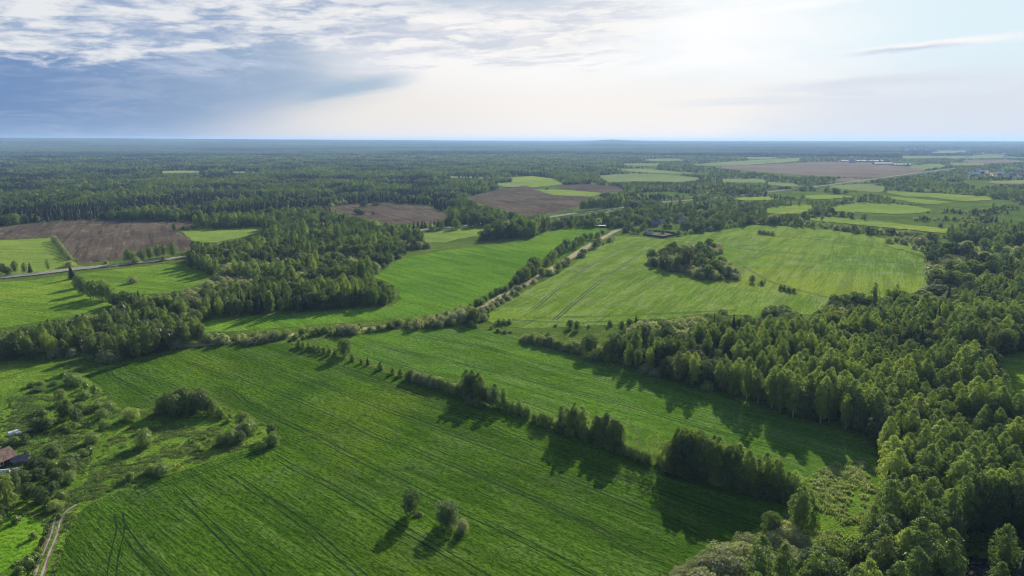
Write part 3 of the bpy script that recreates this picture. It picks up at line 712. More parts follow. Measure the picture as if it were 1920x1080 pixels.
# name, outline, spacing (m), mix, (h0,h1) for main kinds, where
REG = [
    ('willow belt', [(1165, 612), (1250, 596), (1345, 596), (1350, 625), (1320, 655), (1290, 668), (1250, 670), (1215, 645), (1180, 640)], 4.6, dict(willow=.82, broadleaf=.10, shrub=.08), .85, 'in the willow thicket below the middle field'),
    ('field island', [(1215, 492), (1222, 482), (1255, 472), (1300, 468), (1352, 466), (1358, 474), (1325, 480), (1330, 492), (1370, 500), (1390, 520), (1385, 527), (1320, 524), (1290, 518), (1240, 505)], 5.3, dict(willow=.72, broadleaf=.20, shrub=.08), .72, 'in the oval thicket inside the middle field'),
    ('right willows', [(1742, 482), (1800, 478), (1860, 486), (1905, 500), (1960, 520), (1960, 545), (1850, 540), (1820, 560), (1830, 580), (1790, 590), (1760, 572), (1745, 560), (1740, 520)], 5.0, dict(willow=.82, broadleaf=.16, spruce=.02), .9, 'in the willow scrub at the right end of the middle field'),
    ('field edge willows', [(1555, 574), (1640, 575), (1690, 571), (1740, 558), (1790, 590), (1790, 612), (1740, 602), (1660, 600), (1590, 612), (1540, 612)], 5.0, dict(willow=.72, broadleaf=.24, birch=.04), .9, 'on the fringe below the middle field'),
    ('far right willows', [(1640, 452), (1700, 462), (1745, 478), (1800, 474), (1880, 485), (1960, 505), (1960, 470), (1900, 462), (1760, 462), (1700, 450)], 14, dict(willow=.55, broadleaf=.40, shrub=.05), .9, 'scattered over the rough pasture at the far right'),
    ('bottom willows', [(1215, 1095), (1290, 1055), (1335, 1028), (1400, 1000), (1440, 1008), (1500, 1030), (1545, 1032), (1560, 1060), (1500, 1110), (1400, 1180), (1200, 1180)], 4.4, dict(willow=.86, birch=.14), 1.0, 'in the grey willow fringe at the bottom edge'),
    ('right wood edge', [(985, 626), (1050, 650), (1110, 676), (1190, 697), (1250, 715), (1260, 700), (1215, 672), (1180, 655), (1080, 628), (1060, 618), (1040, 630)], 5.0, dict(willow=.30, bush=.18, broadleaf=.32, birch=.15, shrub=.05), .85, 'in the uneven belt between the strip field and middle field'),
    ('right wood', [(1250, 722), (1215, 672), (1260, 668), (1320, 655), (1352, 625), (1350, 596), (1420, 604), (1480, 600), (1550, 606), (1640, 606), (1740, 606), (1800, 620), (1860, 650), (1862, 710), (1900, 742), (2120, 745), (2120, 1260), (1250, 1260), (1400, 1180), (1500, 1110), (1560, 1050), (1610, 1030), (1650, 970), (1662, 905), (1640, 830), (1560, 806), (1470, 785), (1400, 757), (1300, 733)], 4.9, dict(birch=.64, broadleaf=.27, bush=.06, spruce=.03), .88, 'in the dense wood filling the lower right of the photo'),
    ('right back wood', [(1790, 560), (1850, 540), (2120, 540), (2120, 745), (1900, 742), (1862, 660), (1800, 615)], 5.6, dict(birch=.34, broadleaf=.53, willow=.10, spruce=.03), .82, 'in the wood at the right edge behind the small glade'),
    ('road hedge', [(380, 650), (385, 634), (470, 624), (560, 616), (650, 610), (760, 602), (850, 590), (880, 594), (890, 606), (850, 612), (700, 622), (600, 634), (520, 641), (430, 650)], 4.2, dict(willow=.32, bush=.46, broadleaf=.14, shrub=.08), .74, 'in the hedge along the dirt road left of its bend'),
    ('left road wood', [(-60, 672), (0, 676), (60, 675), (110, 672), (150, 670), (170, 678), (235, 680), (330, 657), (385, 648), (372, 606), (345, 560), (290, 570), (200, 592), (130, 605), (60, 620), (-60, 640)], 5.4, dict(birch=.36, broadleaf=.32, willow=.18, bush=.14), .72, 'in the wood belt above the dirt road at the left'),
    ('left willow brush', [(200, 592), (290, 560), (345, 545), (400, 520), (440, 505), (520, 500), (600, 510), (620, 530), (520, 545), (430, 560), (376, 585), (345, 570)], 5.0, dict(willow=.76, broadleaf=.16, birch=.08), .74, 'in the brown grey willow brush left of the dark wood'),
    ('dark wood', [(380, 606), (384, 598), (480, 590), (640, 580), (738, 572), (750, 560), (745, 545), (700, 540), (560, 545), (430, 562), (376, 590)], 5.2, dict(birch=.54, broadleaf=.36, spruce=.10), .68, 'in the dark straight edged wood beside the upper green field'),
    ('left clump', [(128, 528), (140, 522), (215, 548), (235, 562), (205, 578), (160, 570), (145, 556)], 6.0, dict(broadleaf=.6, birch=.3, spruce=.1), .95, 'in the clump beside the roadside meadow'),
    ('middle brush', [(520, 500), (600, 480), (720, 470), (760, 478), (735, 500), (705, 525), (680, 545), (600, 530)], 5.2, dict(willow=.42, bush=.22, broadleaf=.32, birch=.04), .74, 'in the dense brush left of the upper green field'),
    ('upper brush', [(740, 470), (800, 466), (860, 458), (930, 446), (1010, 428), (1030, 420), (990, 420), (930, 430), (880, 445), (800, 455), (740, 460)], 5.4, dict(willow=.60, broadleaf=.34, birch=.06), .74, 'in the brush between the main road and the upper green field'),
    ('middle wood', [(330, 500), (360, 470), (420, 455), (520, 435), (640, 430), (760, 440), (800, 452), (740, 470), (600, 480), (520, 500), (440, 505), (400, 518)], 5.8, dict(birch=.28, broadleaf=.44, willow=.14, bush=.10, spruce=.04), .74, 'in the wood between the main road and the dark brush'),
    ('village trees', [(1030, 440), (1020, 420), (1100, 404), (1240, 388), (1330, 388), (1330, 420), (1300, 440), (1230, 436), (1150, 428), (1100, 424), (1060, 426)], 8.0, dict(broadleaf=.46, willow=.22, bush=.26, spruce=.06), .72, 'around the small village beyond the fields'),
    ('beyond village', [(1300, 440), (1330, 395), (1560, 400), (1640, 416), (1700, 438), (1640, 442), (1560, 430), (1420, 420)], 7.0, dict(broadleaf=.42, willow=.22, bush=.26, birch=.10), .68, 'in the tree rows beyond the middle field'),
]
MIXD = dict(birch=.24, broadleaf=.54, willow=.12, spruce=.10)
HR = {'bush': (3.2, 5.6), 'birch': (13, 19.5), 'broadleaf': (9.5, 14.5), 'willow': (3.6, 6.6), 'spruce': (12, 19), 'shrub': (1.6, 3.2)}
WR = {'bush': (1.0, 1.45), 'birch': (.31, .44), 'broadleaf': (.58, .86), 'willow': (1.0, 1.45), 'spruce': (.26, .36), 'shrub': (1.0, 1.5)}   # width / height
KL = ['birch', 'broadleaf', 'willow', 'bush', 'spruce', 'shrub']

def vnoise(x, y, s, seed=0):
    """cheap smooth value noise, numpy"""
    xs, ys = np.asarray(x) / s, np.asarray(y) / s
    xi, yi = np.floor(xs).astype(np.int64), np.floor(ys).astype(np.int64); fx, fy = xs - xi, ys - yi
    fx = fx * fx * (3 - 2 * fx); fy = fy * fy * (3 - 2 * fy)
    def hsh(a, b):
        n = (a * 374761393 + b * 668265263 + seed * 974634777) & 0xffffffff
        n = ((n ^ (n >> 13)) * 1274126177) & 0xffffffff
        return ((n ^ (n >> 16)) & 0xffff) / 65535.0
    return (hsh(xi, yi) * (1 - fx) + hsh(xi + 1, yi) * fx) * (1 - fy) + (hsh(xi, yi + 1) * (1 - fx) + hsh(xi + 1, yi + 1) * fx) * fy

ALL = {k: [] for k in KL}      # x, y, h, w, region index, far flag
def admit(x, y, h, w, extra=True, marg=.75):
    """true where a tree of this size stands clear of every open field, yard and road seen"""
    ok = np.ones(len(x), bool)
    rows = []
    for z, hw in ((0.0, .0), (0.0, marg), (0.0, -marg), (.5, marg), (.5, -marg), (.92, 0.0)):
        uu, vv = proj(x + hw * w / 2, y, z * h)
        rows.append((uu, vv))
    for (uu, vv) in rows:
        for pl in CLEAR: ok &= ~inpoly(uu, vv, pl)
        for pl in ROADCLR: ok &= ~inpoly(uu, vv, pl)
    if extra:
        uu, vv = rows[0]
        for pl in NOAUTO: ok &= ~inpoly(uu, vv, pl)
    return ok
VILL = [[(1808, 315), (1846, 315), (1872, 334), (1812, 336)], [(1874, 312), (1945, 312), (1945, 338), (1876, 337)], [(1570, 300), (1720, 300), (1720, 314), (1570, 308)]]
FREE = ('field island', 'right willows', 'field edge willows')
def scatter():
    done_poly = [r_[1] for r_ in REG]
    for ri, (nm, pl, sp, mixd, hs, where) in enumerate(REG):
        gp = np.array([at(*p) for p in pl])
        x0, y0 = gp.min(0); x1, y1 = gp.max(0)
        nx, ny = int((x1 - x0) / sp) + 1, int((y1 - y0) / sp) + 1
        X, Y = np.meshgrid(np.arange(nx), np.arange(ny)); X = X.ravel(); Y = Y.ravel()
        x = x0 + (X + .5 * (Y % 2) + RNG.uniform(-.36, .36, X.size)) * sp; y = y0 + (Y + RNG.uniform(-.36, .36, X.size)) * sp
        keep = inpoly(x, y, gp.tolist())
        for pj in range(ri):        # earlier regions win
            keep &= ~inpoly(x, y, [at(*p) for p in REG[pj][1]])
        keep &= (vnoise(x, y, 11, ri + 90) * .6 + vnoise(x, y, 26, ri + 91) * .4) > .20      # small gaps
        x, y = x[keep], y[keep]
        kinds = np.array(list(mixd)); pr = np.array([mixd[q] for q in kinds])
        # kinds gather in patches
        base = vnoise(x, y, 22, ri) * .6 + RNG.random(x.size) * .55 - .07
        cum = np.cumsum(pr / pr.sum()); rk = np.argsort(np.argsort(base)) / max(1, x.size)
        ki = np.searchsorted(cum, rk, side='right').clip(0, len(kinds) - 1)
        tall = .76 + .30 * vnoise(x, y, 35, ri + 50) + .22 * vnoise(x, y, 13, ri + 70)
        for j, kd in enumerate(kinds):
            s = ki == j
            xx, yy = x[s], y[s]; n = xx.size
            if not n: continue
            h = (HR[kd][0] + (HR[kd][1] - HR[kd][0]) * RNG.random(n)) * tall[s] * (hs if kd != 'willow' else 1.0)
            w = h * (WR[kd][0] + (WR[kd][1] - WR[kd][0]) * RNG.random(n))
            if kd in ('birch', 'broadleaf') and sp < 6.5: w = np.minimum(w, sp * 1.9)
            ok = admit(xx, yy, h, w, True, .7) if nm not in FREE else np.ones(n, bool)
            ALL[kd].append(np.stack([xx, yy, h, w, np.full(n, ri)], 1)[ok])
    # everything else: mid distance and far woods
    for (r0, r1, sp) in ((330, 900, 8.0), (900, 2200, 8.6), (2200, 4600, 10.5)):
        xm = r1 * .86
        nx, ny = int(2 * xm / sp), int(r1 / sp)
        X, Y = np.meshgrid(np.arange(nx), np.arange(ny)); X = X.ravel(); Y = Y.ravel()
        x = -xm + (X + .5 * (Y % 2) + RNG.uniform(-.4, .4, X.size)) * sp; y = (Y + RNG.uniform(-.4, .4, X.size)) * sp
        rr = np.hypot(x, y); az = np.degrees(np.arctan2(x, y))
        s = (rr >= r0) & (rr < r1) & (np.abs(az) < 39.5); x, y = x[s], y[s]
        u, v = proj(x, y, 0 * x)
        s = np.ones(x.size, bool)
        for pl in done_poly: s &= ~inpoly(u, v, pl)
        # nothing of its own grows between the near fields: only the listed regions do
        s &= v < np.interp(u, [0, 330, 700, 1040, 1300, 1700, 1800, 1920], [522, 500, 470, 440, 440, 448, 456, 460])
        # the right half is a patchwork with openings, the left is closed forest
        op = vnoise(x, y, 130, 9) * .6 + vnoise(x, y, 45, 11) * .4
        closed = np.interp(u, [0, 900, 1150, 1500, 1920], [1, .95, .56, .50, .56])
        far = np.interp(v, [285, 330, 400], [.95, .0, .0])
        s &= op < np.maximum(closed, far) * 1.0 + .02
        # far right: settlements thin the trees out
        for vp in VILL: s &= ~(inpoly(u, v, vp) & (RNG.random(x.size) < .75))
        x, y = x[s], y[s]; n = x.size
        uu_, vv_ = proj(x, y, 0 * x); rside = np.clip((uu_ - 1050) / 250, 0, 1) * np.clip((470 - vv_) / 40, 0, 1)
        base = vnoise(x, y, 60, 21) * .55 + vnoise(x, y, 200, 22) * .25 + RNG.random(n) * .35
        base = base + .16 * np.clip((1050 - uu_) / 350, 0, 1) * (np.hypot(x, y) > 950) * (vnoise(x, y, 240, 26) > .30)  # far left leans to dark spruces, standing in for cloud shade
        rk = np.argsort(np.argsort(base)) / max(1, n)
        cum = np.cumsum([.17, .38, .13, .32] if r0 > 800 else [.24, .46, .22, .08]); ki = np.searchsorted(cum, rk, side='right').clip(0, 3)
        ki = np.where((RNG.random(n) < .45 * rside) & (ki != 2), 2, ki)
        tall = .62 + .34 * vnoise(x, y, 90, 31) + .28 * vnoise(x, y, 28, 33)
        tall = tall * (1 - .30 * rside)
        if r0 > 800: tall = tall * .86
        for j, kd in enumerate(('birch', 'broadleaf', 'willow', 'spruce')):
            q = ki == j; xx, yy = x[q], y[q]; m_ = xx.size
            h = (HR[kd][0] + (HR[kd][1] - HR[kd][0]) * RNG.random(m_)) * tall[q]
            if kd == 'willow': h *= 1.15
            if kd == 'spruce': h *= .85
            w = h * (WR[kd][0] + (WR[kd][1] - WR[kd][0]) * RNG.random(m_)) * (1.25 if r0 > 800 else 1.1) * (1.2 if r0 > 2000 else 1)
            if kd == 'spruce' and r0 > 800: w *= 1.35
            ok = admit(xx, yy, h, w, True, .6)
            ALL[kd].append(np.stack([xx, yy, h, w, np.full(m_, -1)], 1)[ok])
scatter()

# ------------------------------------------------------------------ single trees and bushes, each placed where the photograph shows it
hand = []
def H(kind, u, v, h, w, label, group=None):
    hand.append((kind, u, v, h, w, label, group))
# lone tree and shrubs of the long diagonal hedge
H('broadleaf', 644, 668, 33, 25, 'lone round leafy tree at the head of the diagonal hedge casting a long shadow')
for i, (u, v, h, w) in enumerate([(545, 640, 6, 8), (560, 651, 14, 16), (569, 653, 13, 14), (580, 656, 15, 16), (589, 658, 12, 14), (598, 660, 14, 15), (608, 663, 12, 14), (618, 666, 14, 15), (628, 668, 11, 13)]):
    H('shrub', u, v, h, w, 'small green bush in the short row just left of the lone round tree', 'bushes left of the lone tree')
H('shrub', 661, 677, 12, 13, 'first small round bush right of the lone tree')
H('shrub', 678, 682, 10, 11, 'second small round bush right of the lone tree, the lowest there')
H('spruce', 690, 684, 15, 8, 'tiny dark pointed tree in the gap filled hedge right of the lone tree')
H('shrub', 712, 693, 15, 15, 'pale green round bush standing apart in the diagonal hedge')
H('shrub', 736, 701, 14, 10, 'narrow dark bush in the diagonal hedge left of its closed part')
H('shrub', 751, 705, 14, 15, 'green bush where the diagonal hedge closes up')
rs = random.Random(11)
for i in range(21):
    f = i / 20
    H('willow' if rs.random() < .3 else 'bush', 766 + f * 92 + rs.uniform(-2, 2), 711 + f * 26 + rs.uniform(-2, 2), rs.uniform(14, 21), rs.uniform(15, 22),
      'bush in the closed left stretch of the diagonal hedge, before its first tall trees', 'hedge bushes before the first tall trees')
for i in range(13):
    f = i / 12
    H('birch', 868 + f * 58 + rs.uniform(-3, 3), 737 + f * 26 + rs.uniform(-3, 3), rs.uniform(26, 50) if i > 1 else 26, rs.uniform(17, 30),
      'tall leafy tree in the first tall clump of the diagonal hedge', 'trees of the first tall hedge clump')
H('birch', 943, 764, 36, 17, 'single pointed tree right beside the first tall clump of the diagonal hedge')
for (u, v, h, w) in [(935, 764, 16, 18), (950, 768, 20, 20), (962, 772, 20, 20), (975, 776, 23, 22), (987, 781, 22, 20), (1003, 789, 17, 18), (1016, 796, 26, 26), (1030, 799, 24, 24), (1042, 803, 16, 16)]:
    H('bush', u, v, h, w, 'round bush in the diagonal hedge between its first and second tall clumps', 'hedge bushes between the tall clumps')
for i in range(19):
    f = i / 18
    H('birch', 1048 + f * 112 + rs.uniform(-3, 3), 806 + f * 38 + rs.uniform(-4, 3), rs.choice([28, 40, 50, 58]) * rs.uniform(.9, 1.05), rs.uniform(18, 34),
      'tall leafy tree in the second tall clump of the diagonal hedge', 'trees of the second tall hedge clump')
for (u, v, h) in [(1172, 848, 52), (1190, 853, 40), (1199, 856, 50), (1216, 861, 46), (1224, 862, 56), (1233, 864, 52)]:
    H('birch', u, v, h, 15, 'thin sparse young tree between the second tall clump and the big dark block', 'thin young trees of the diagonal hedge')
for (u, v) in [(1178, 853), (1186, 857), (1197, 861), (1207, 863), (1240, 868), (1212, 868), (1168, 850)]:
    H('bush', u, v, 19, 22, 'low bush under the thin young trees of the diagonal hedge', 'low bushes under the thin trees')
for i in range(40):
    f = (i // 2) / 19; off = 0 if i % 2 else 1
    H('broadleaf' if f < .3 or rs.random() < .25 else 'birch', 1256 + f * 214 + rs.uniform(-4, 4) + off * 8, 884 + f * 54 - off * 7 + rs.uniform(-3, 2), rs.choice([38, 52, 62, 70, 76]) * rs.uniform(.9, 1.05), rs.uniform(20, 38),
      'tall dense tree in the big dark block ending the diagonal hedge', 'trees of the big dark hedge block')
for i in range(16):
    f = i / 15
    H('broadleaf', 1252 + f * 226 + rs.uniform(-3, 3), 884 + f * 60 + rs.uniform(0, 3), rs.uniform(22, 32), rs.uniform(26, 34),
      'low bush at the foot of the big dark block of trees', 'bushes at the foot of the dark block')
for (u, v, h, w) in [(1490, 930, 46, 36), (1502, 944, 40, 38), (1516, 952, 34, 30)]:
    H('bush', u, v, h, w, 'rounded bush at the lower end of the big dark block', 'bushes at the lower end of the dark block')
H('birch', 1493, 1000, 78, 34, 'tall pointed leafy tree at the tip of the near field, left of the reeds')
H('birch', 1506, 992, 74, 30, 'tall leafy tree close behind the pointed one beside the reed patch')
H('broadleaf', 1449, 1020, 56, 38, 'round topped tree at the tip of the near field, left of the tall pointed pair')
for i in range(22):
    f = i / 21
    H('bush' if i % 3 else 'broadleaf', 872 + f * 58 + rs.uniform(-2, 2) if i < 8 else 1050 + (i - 8) / 13 * 112 + rs.uniform(-2, 2), (743 + f * 60) if i < 8 else 809 + (i - 8) / 13 * 38, rs.uniform(14, 24), rs.uniform(18, 26),
      'low bush at the foot of the tall clumps in the diagonal hedge', 'bushes at the foot of the tall hedge clumps')
# two bushes inside the near field
H('broadleaf', 770, 966, 45, 32, 'narrow egg shaped tree standing alone inside the near crop field')
H('broadleaf', 840, 984, 38, 44, 'broad round tree inside the near crop field, right of the egg shaped one')
H('willow', 867, 997, 22, 25, 'small pale bush at the foot of the broad bush inside the near crop field')
H('shrub', 786, 966, 6, 16, 'low weeds between the two bushes inside the near crop field')
# the clump on the near field's grassy corner
for (k, u, v, h, w) in [('broadleaf', 312, 774, 34, 30), ('broadleaf', 330, 779, 38, 32), ('broadleaf', 344, 768, 40, 32), ('broadleaf', 360, 772, 40, 30), ('broadleaf', 374, 772, 38, 30), ('broadleaf', 388, 775, 32, 26),
                        ('birch', 352, 776, 38, 18), ('broadleaf', 400, 776, 24, 22), ('broadleaf', 322, 768, 36, 28), ('broadleaf', 350, 764, 38, 30), ('broadleaf', 376, 765, 36, 28)]:
    H(k, u, v, h, w, 'leafy tree in the rounded clump on the grassy corner of the near field', 'trees of the rounded clump')
for (u, v, h, w) in [(295, 777, 14, 20), (302, 774, 18, 20), (410, 780, 18, 16), (418, 783, 15, 15), (428, 792, 9, 12), (422, 778, 14, 14), (432, 784, 8, 10)]:
    H('shrub', u, v, h, w, 'small bush on the fringe of the rounded clump', 'fringe bushes of the rounded clump')
for (k, u, v, h, w) in [('broadleaf', 455, 797, 25, 27), ('bush', 462, 814, 27, 28), ('willow', 470, 806, 20, 20), ('bush', 415, 834, 25, 24), ('bush', 434, 831, 26, 26), ('broadleaf', 452, 828, 20, 22), ('shrub', 479, 805, 12, 12), ('willow', 446, 819, 22, 24)]:
    H(k, u, v, h, w, 'round bush in the cluster between the rounded clump and the field corner', 'cluster of round bushes')
H('broadleaf', 509, 817, 23, 19, 'small tree at the very corner where the near field bends, the rear one')
H('bush', 511, 834, 24, 24, 'round bush at the very corner where the near field bends, the front one')
H('bush', 489, 840, 16, 18, 'low bush left of the pair at the very corner of the near field')
H('shrub', 375, 844, 11, 15, 'small bush alone in the rough grass of the field corner')
for (u, v) in [(384, 823), (393, 827), (355, 828), (370, 855), (362, 830), (340, 850)]:
    H('shrub', u, v, 6, 8, 'tiny bush in the rough grass of the field corner', 'tiny bushes of the field corner')
H('bush', 246, 787, 22, 36, 'squat wide bush at the field edge left of the rounded clump')
H('bush', 272, 836, 32, 38, 'big round bush alone in the rough grass with a long shadow')
H('bush', 284, 886, 17, 22, 'left half of the bush pair at the lower rim of the rough grass')
H('bush', 303, 889, 21, 34, 'right and wider half of the bush pair at the lower rim of the rough grass')
H('shrub', 243, 900, 15, 24, 'dark low bush beside the pair at the lower rim of the rough grass')
# gardens at the lower left
LL = [('willow', 135, 720, 20, 34), ('willow', 150, 722, 16, 26), ('willow', 120, 707, 11, 13), ('willow', 60, 725, 9, 20), ('willow', 77, 722, 8, 18), ('willow', 101, 722, 8, 18), ('willow', 73, 733, 8, 28),
      ('shrub', 161, 729, 14, 15), ('shrub', 177, 735, 14, 19), ('willow', 157, 748, 17, 23), ('broadleaf', 113, 760, 30, 22), ('broadleaf', 118, 788, 37, 26), ('birch', 131, 786, 38, 19), ('broadleaf', 144, 791, 27, 22),
      ('shrub', 81, 780, 15, 19), ('broadleaf', 70, 808, 24, 26), ('broadleaf', 86, 806, 22, 24), ('willow', 150, 768, 14, 24), ('willow', 169, 772, 13, 24), ('willow', 185, 768, 15, 20), ('willow', 203, 771, 19, 25),
      ('willow', 193, 786, 20, 25), ('willow', 195, 804, 19, 21), ('willow', 172, 830, 20, 29), ('shrub', 168, 850, 15, 19), ('willow', 156, 856, 15, 20), ('shrub', 21, 763, 9, 8), ('willow', 6, 836, 15, 20), ('willow', 30, 832, 13, 26),
      ('broadleaf', 48, 832, 19, 16), ('broadleaf', 100, 864, 32, 32), ('willow', 127, 869, 17, 34), ('willow', 140, 864, 14, 22), ('broadleaf', 66, 884, 26, 36), ('broadleaf', 80, 880, 22, 26), ('willow', 101, 882, 20, 26), ('broadleaf', 126, 888, 26, 30),
      ('broadleaf', 108, 904, 24, 26), ('willow', 132, 904, 22, 24), ('broadleaf', 70, 898, 20, 26), ('broadleaf', 12, 958, 70, 40), ('broadleaf', 29, 924, 44, 26), ('broadleaf', -6, 992, 54, 34), ('broadleaf', 55, 936, 30, 28),
      ('broadleaf', 76, 942, 30, 26), ('broadleaf', 100, 926, 22, 22), ('willow', 114, 938, 20, 24), ('willow', 104, 956, 18, 26), ('willow', 92, 948, 16, 20), ('broadleaf', 44, 908, 24, 26), ('shrub', 112, 972, 9, 14),
      ('shrub', 140, 804, 13, 18), ('shrub', 122, 806, 12, 16), ('shrub', 132, 812, 9, 12), ('shrub', 50, 852, 8, 14), ('shrub', 55, 1064, 22, 26), ('shrub', 66, 1050, 15, 20), ('shrub', 62, 1010, 12, 16), ('shrub', 30, 980, 14, 18),
      ('shrub', 36, 1078, 16, 22), ('shrub', 70, 1036, 10, 14), ('broadleaf', -14, 930, 60, 34), ('broadleaf', -20, 1010, 60, 40)]
def where_ll(u, v):
    if v < 752: return 'in the loose bushes below the shaded grass'
    if v < 815: return 'in the garden thicket above the white hut at the lower left' if u < 100 else 'in the garden thicket above the overgrown plot'
    if v < 860: return 'between the farmhouse and the near field at the lower left'
    if v < 975: return 'in the garden copse right below the farmhouse'
    return 'along the ditch in the bottom left corner'
for (k, u, v, h, w) in LL:
    k = {'willow': 'bush'}.get(k, k)
    wh = where_ll(u, v); H(k, u, v, h, w, ADJ[k] + ' ' + wh, NAME[k] + ' ' + wh)
# roadside trees of the pale dirt road through the fields
RDL = [(868, 582, 12), (858, 585, 10), (905, 570, 13), (896, 574, 14), (912, 564, 12), (942, 548, 12), (962, 540, 14), (978, 530, 26), (988, 526, 28), (1002, 512, 33), (1010, 508, 28), (1028, 500, 20), (1040, 488, 22), (1050, 480, 20),
       (1064, 470, 24), (1078, 466, 18), (1094, 456, 16), (1100, 450, 14), (1124, 444, 12), (1132, 438, 10), (924, 556, 12), (885, 575, 8), (934, 553, 14), (951, 546, 12), (970, 536, 20), (996, 518, 28), (1034, 494, 20), (1056, 475, 20), (1086, 461, 18), (1111, 449, 14)]
for i, (u, v, h) in enumerate(RDL):
    H('broadleaf' if h > 13 else 'bush', u - 3, v, h * .92, h * .78 if h > 13 else h * 1.2, 'dark round tree on the left side of the straight dirt road through the fields' if h > 13 else 'low bush on the left side of the straight dirt road', 'left roadside trees' if h > 13 else 'left roadside bushes')
RDR = [(1112, 463, 18), (1118, 457, 16), (1090, 478, 16), (1086, 480, 12), (1060, 494, 16), (1042, 506, 20), (1052, 497, 14), (1030, 513, 12), (1013, 516, 20), (997, 528, 10), (980, 536, 9), (965, 543, 12), (966, 552, 9), (950, 560, 10), (938, 566, 10), (928, 572, 11),
       (918, 577, 12), (908, 582, 13), (1140, 451, 12), (1146, 447, 9), (1128, 456, 5), (972, 541, 10), (958, 549, 10), (944, 557, 12), (931, 565, 12), (920, 572, 12), (1022, 512, 14)]
for i, (u, v, h) in enumerate(RDR):
    H('broadleaf' if h > 15 else 'willow', u + 3, v + 2, h * .85, h * (.8 if h > 15 else 1.25), 'dark round tree on the right side of the straight dirt road through the fields' if h > 15 else 'low bush on the right side of the straight dirt road', 'right roadside trees' if h > 15 else 'right roadside bushes')
for (k, u, v, h, w) in [('willow', 878, 590, 16, 24), ('willow', 862, 600, 22, 26), ('willow', 890, 598, 18, 26), ('willow', 848, 606, 18, 24), ('willow', 828, 608, 18, 24), ('willow', 812, 613, 16, 22), ('willow', 902, 590, 14, 20), ('willow', 838, 594, 12, 20), ('willow', 820, 597, 10, 18), ('willow', 870, 604, 18, 24), ('willow', 905, 600, 12, 18)]:
    H(k, u, v, h, w, 'round willow bush crowding the bend where the two dirt roads meet', 'willow bushes at the road bend')
for (u, v, h, w) in [(884, 612, 11, 14), (892, 614, 7, 12), (935, 608, 11, 14), (945, 608, 10, 16), (955, 607, 9, 14), (921, 617, 6, 8), (934, 622, 6, 14), (947, 624, 5, 16), (957, 624, 4, 10), (915, 596, 8, 10)]:
    H('shrub', u, v, h, w, 'low bush in the weedy wedge right of the road bend', 'low bushes right of the road bend')
# tree line below the middle field
for (k, u, v, h, w) in [('willow', 982, 638, 8, 14), ('willow', 995, 640, 9, 14), ('willow', 1003, 641, 12, 15), ('willow', 1017, 645, 16, 16), ('willow', 1028, 648, 15, 16), ('willow', 1040, 649, 16, 17), ('broadleaf', 1027, 640, 16, 12), ('broadleaf', 1068, 616, 16, 12), ('broadleaf', 1081, 620, 18, 13), ('shrub', 1104, 614, 5, 9),
                        ('shrub', 1042, 612, 4, 10), ('shrub', 1143, 611, 11, 14), ('spruce', 1195, 618, 27, 14), ('broadleaf', 1180, 614, 16, 12), ('broadleaf', 1165, 622, 20, 12)]:
    H(k, u, v, h, w, ADJ[k] + ' in the loose row below the middle field', NAME[k] + ' in the loose row below the middle field')
for i in range(16):
    f = i / 15
    H('bush' if i % 2 else 'willow', 985 + f * 78 + rs.uniform(-3, 3), 638 + f * 20 + rs.uniform(-3, 2), rs.uniform(11, 19), rs.uniform(15, 22),
      'bush in the low start of the belt right of the strip field', 'bushes at the low start of the right belt')
# single trees of the middle field
H('broadleaf', 1286, 503, 38, 30, 'tallest dark tree in the oval thicket inside the middle field', None)
H('broadleaf', 1316, 508, 26, 24, 'second tallest tree in the oval thicket inside the middle field', None)
H('broadleaf', 1226, 500, 16, 13, 'dark tree at the left tip of the oval thicket')
H('broadleaf', 1247, 476, 10, 9, 'left of two small trees above the oval thicket')
H('broadleaf', 1257, 474, 10, 9, 'right of two small trees above the oval thicket')
H('broadleaf', 1353, 498, 17, 17, 'round tree at the right side of the oval thicket')
H('willow', 1379, 524, 12, 18, 'dark flat bush at the lower right end of the oval thicket')
H('willow', 1318, 524, 13, 13, 'pale round bush at the lower rim of the oval thicket')
H('broadleaf', 1410, 530, 14, 10, 'small tree standing apart right of the oval thicket')
H('shrub', 1428, 534, 8, 13, 'low bush right of the small tree apart from the oval thicket')
H('spruce', 1434, 531, 9, 3, 'thin dead looking stem beside the low bush in the middle field')
for (u, v, h) in [(1463, 543, 11), (1470, 544, 10), (1479, 547, 11), (1487, 548, 9)]:
    H('shrub', u, v, h, 11, 'bush of the little row on the ditch across the middle field', 'bushes of the little ditch row')
for (u, v, h, w) in [(1424, 438, 9, 10), (1432, 439, 8, 12), (1440, 440, 8, 12), (1449, 441, 8, 10)]:
    H('willow', u, v, h, w, 'round bush of the small island high in the middle field', 'small bush island in the middle field')
for (u, v, h, w) in [(1666, 455, 10, 17), (1683, 452, 9, 12), (1692, 457, 10, 14), (1726, 462, 20, 26), (1700, 452, 10, 14), (1712, 454, 12, 16), (1760, 463, 10, 14), (1775, 468, 13, 18), (1793, 477, 7, 14), (1822, 476, 6, 12), (1845, 470, 9, 12), (1829, 471, 8, 10), (1757, 462, 12, 14), (1740, 456, 10, 14)]:
    H('willow', u, v, h, w, 'round dark bush on the rough pasture at the right end of the middle field', 'bushes on the rough pasture')
H('broadleaf', 1755, 556, 22, 44, 'wide dark clump of crown at the right lower corner of the middle field')
H('broadleaf', 1568, 576, 20, 22, 'dark round tree on the lower edge of the middle field')
H('broadleaf', 1592, 573, 12, 14, 'smaller round bush right of the dark round tree on the lower field edge')
for (u, v, h, w) in [(1436, 606, 26, 30), (1455, 608, 30, 34), (1475, 607, 28, 30), (1490, 604, 20, 20), (1412, 617, 18, 20), (1445, 600, 26, 28), (1465, 600, 28, 30)]:
    H('broadleaf', u, v, h, w, 'dark tree in the compact group on the lower edge of the middle field', 'compact dark group below the middle field')
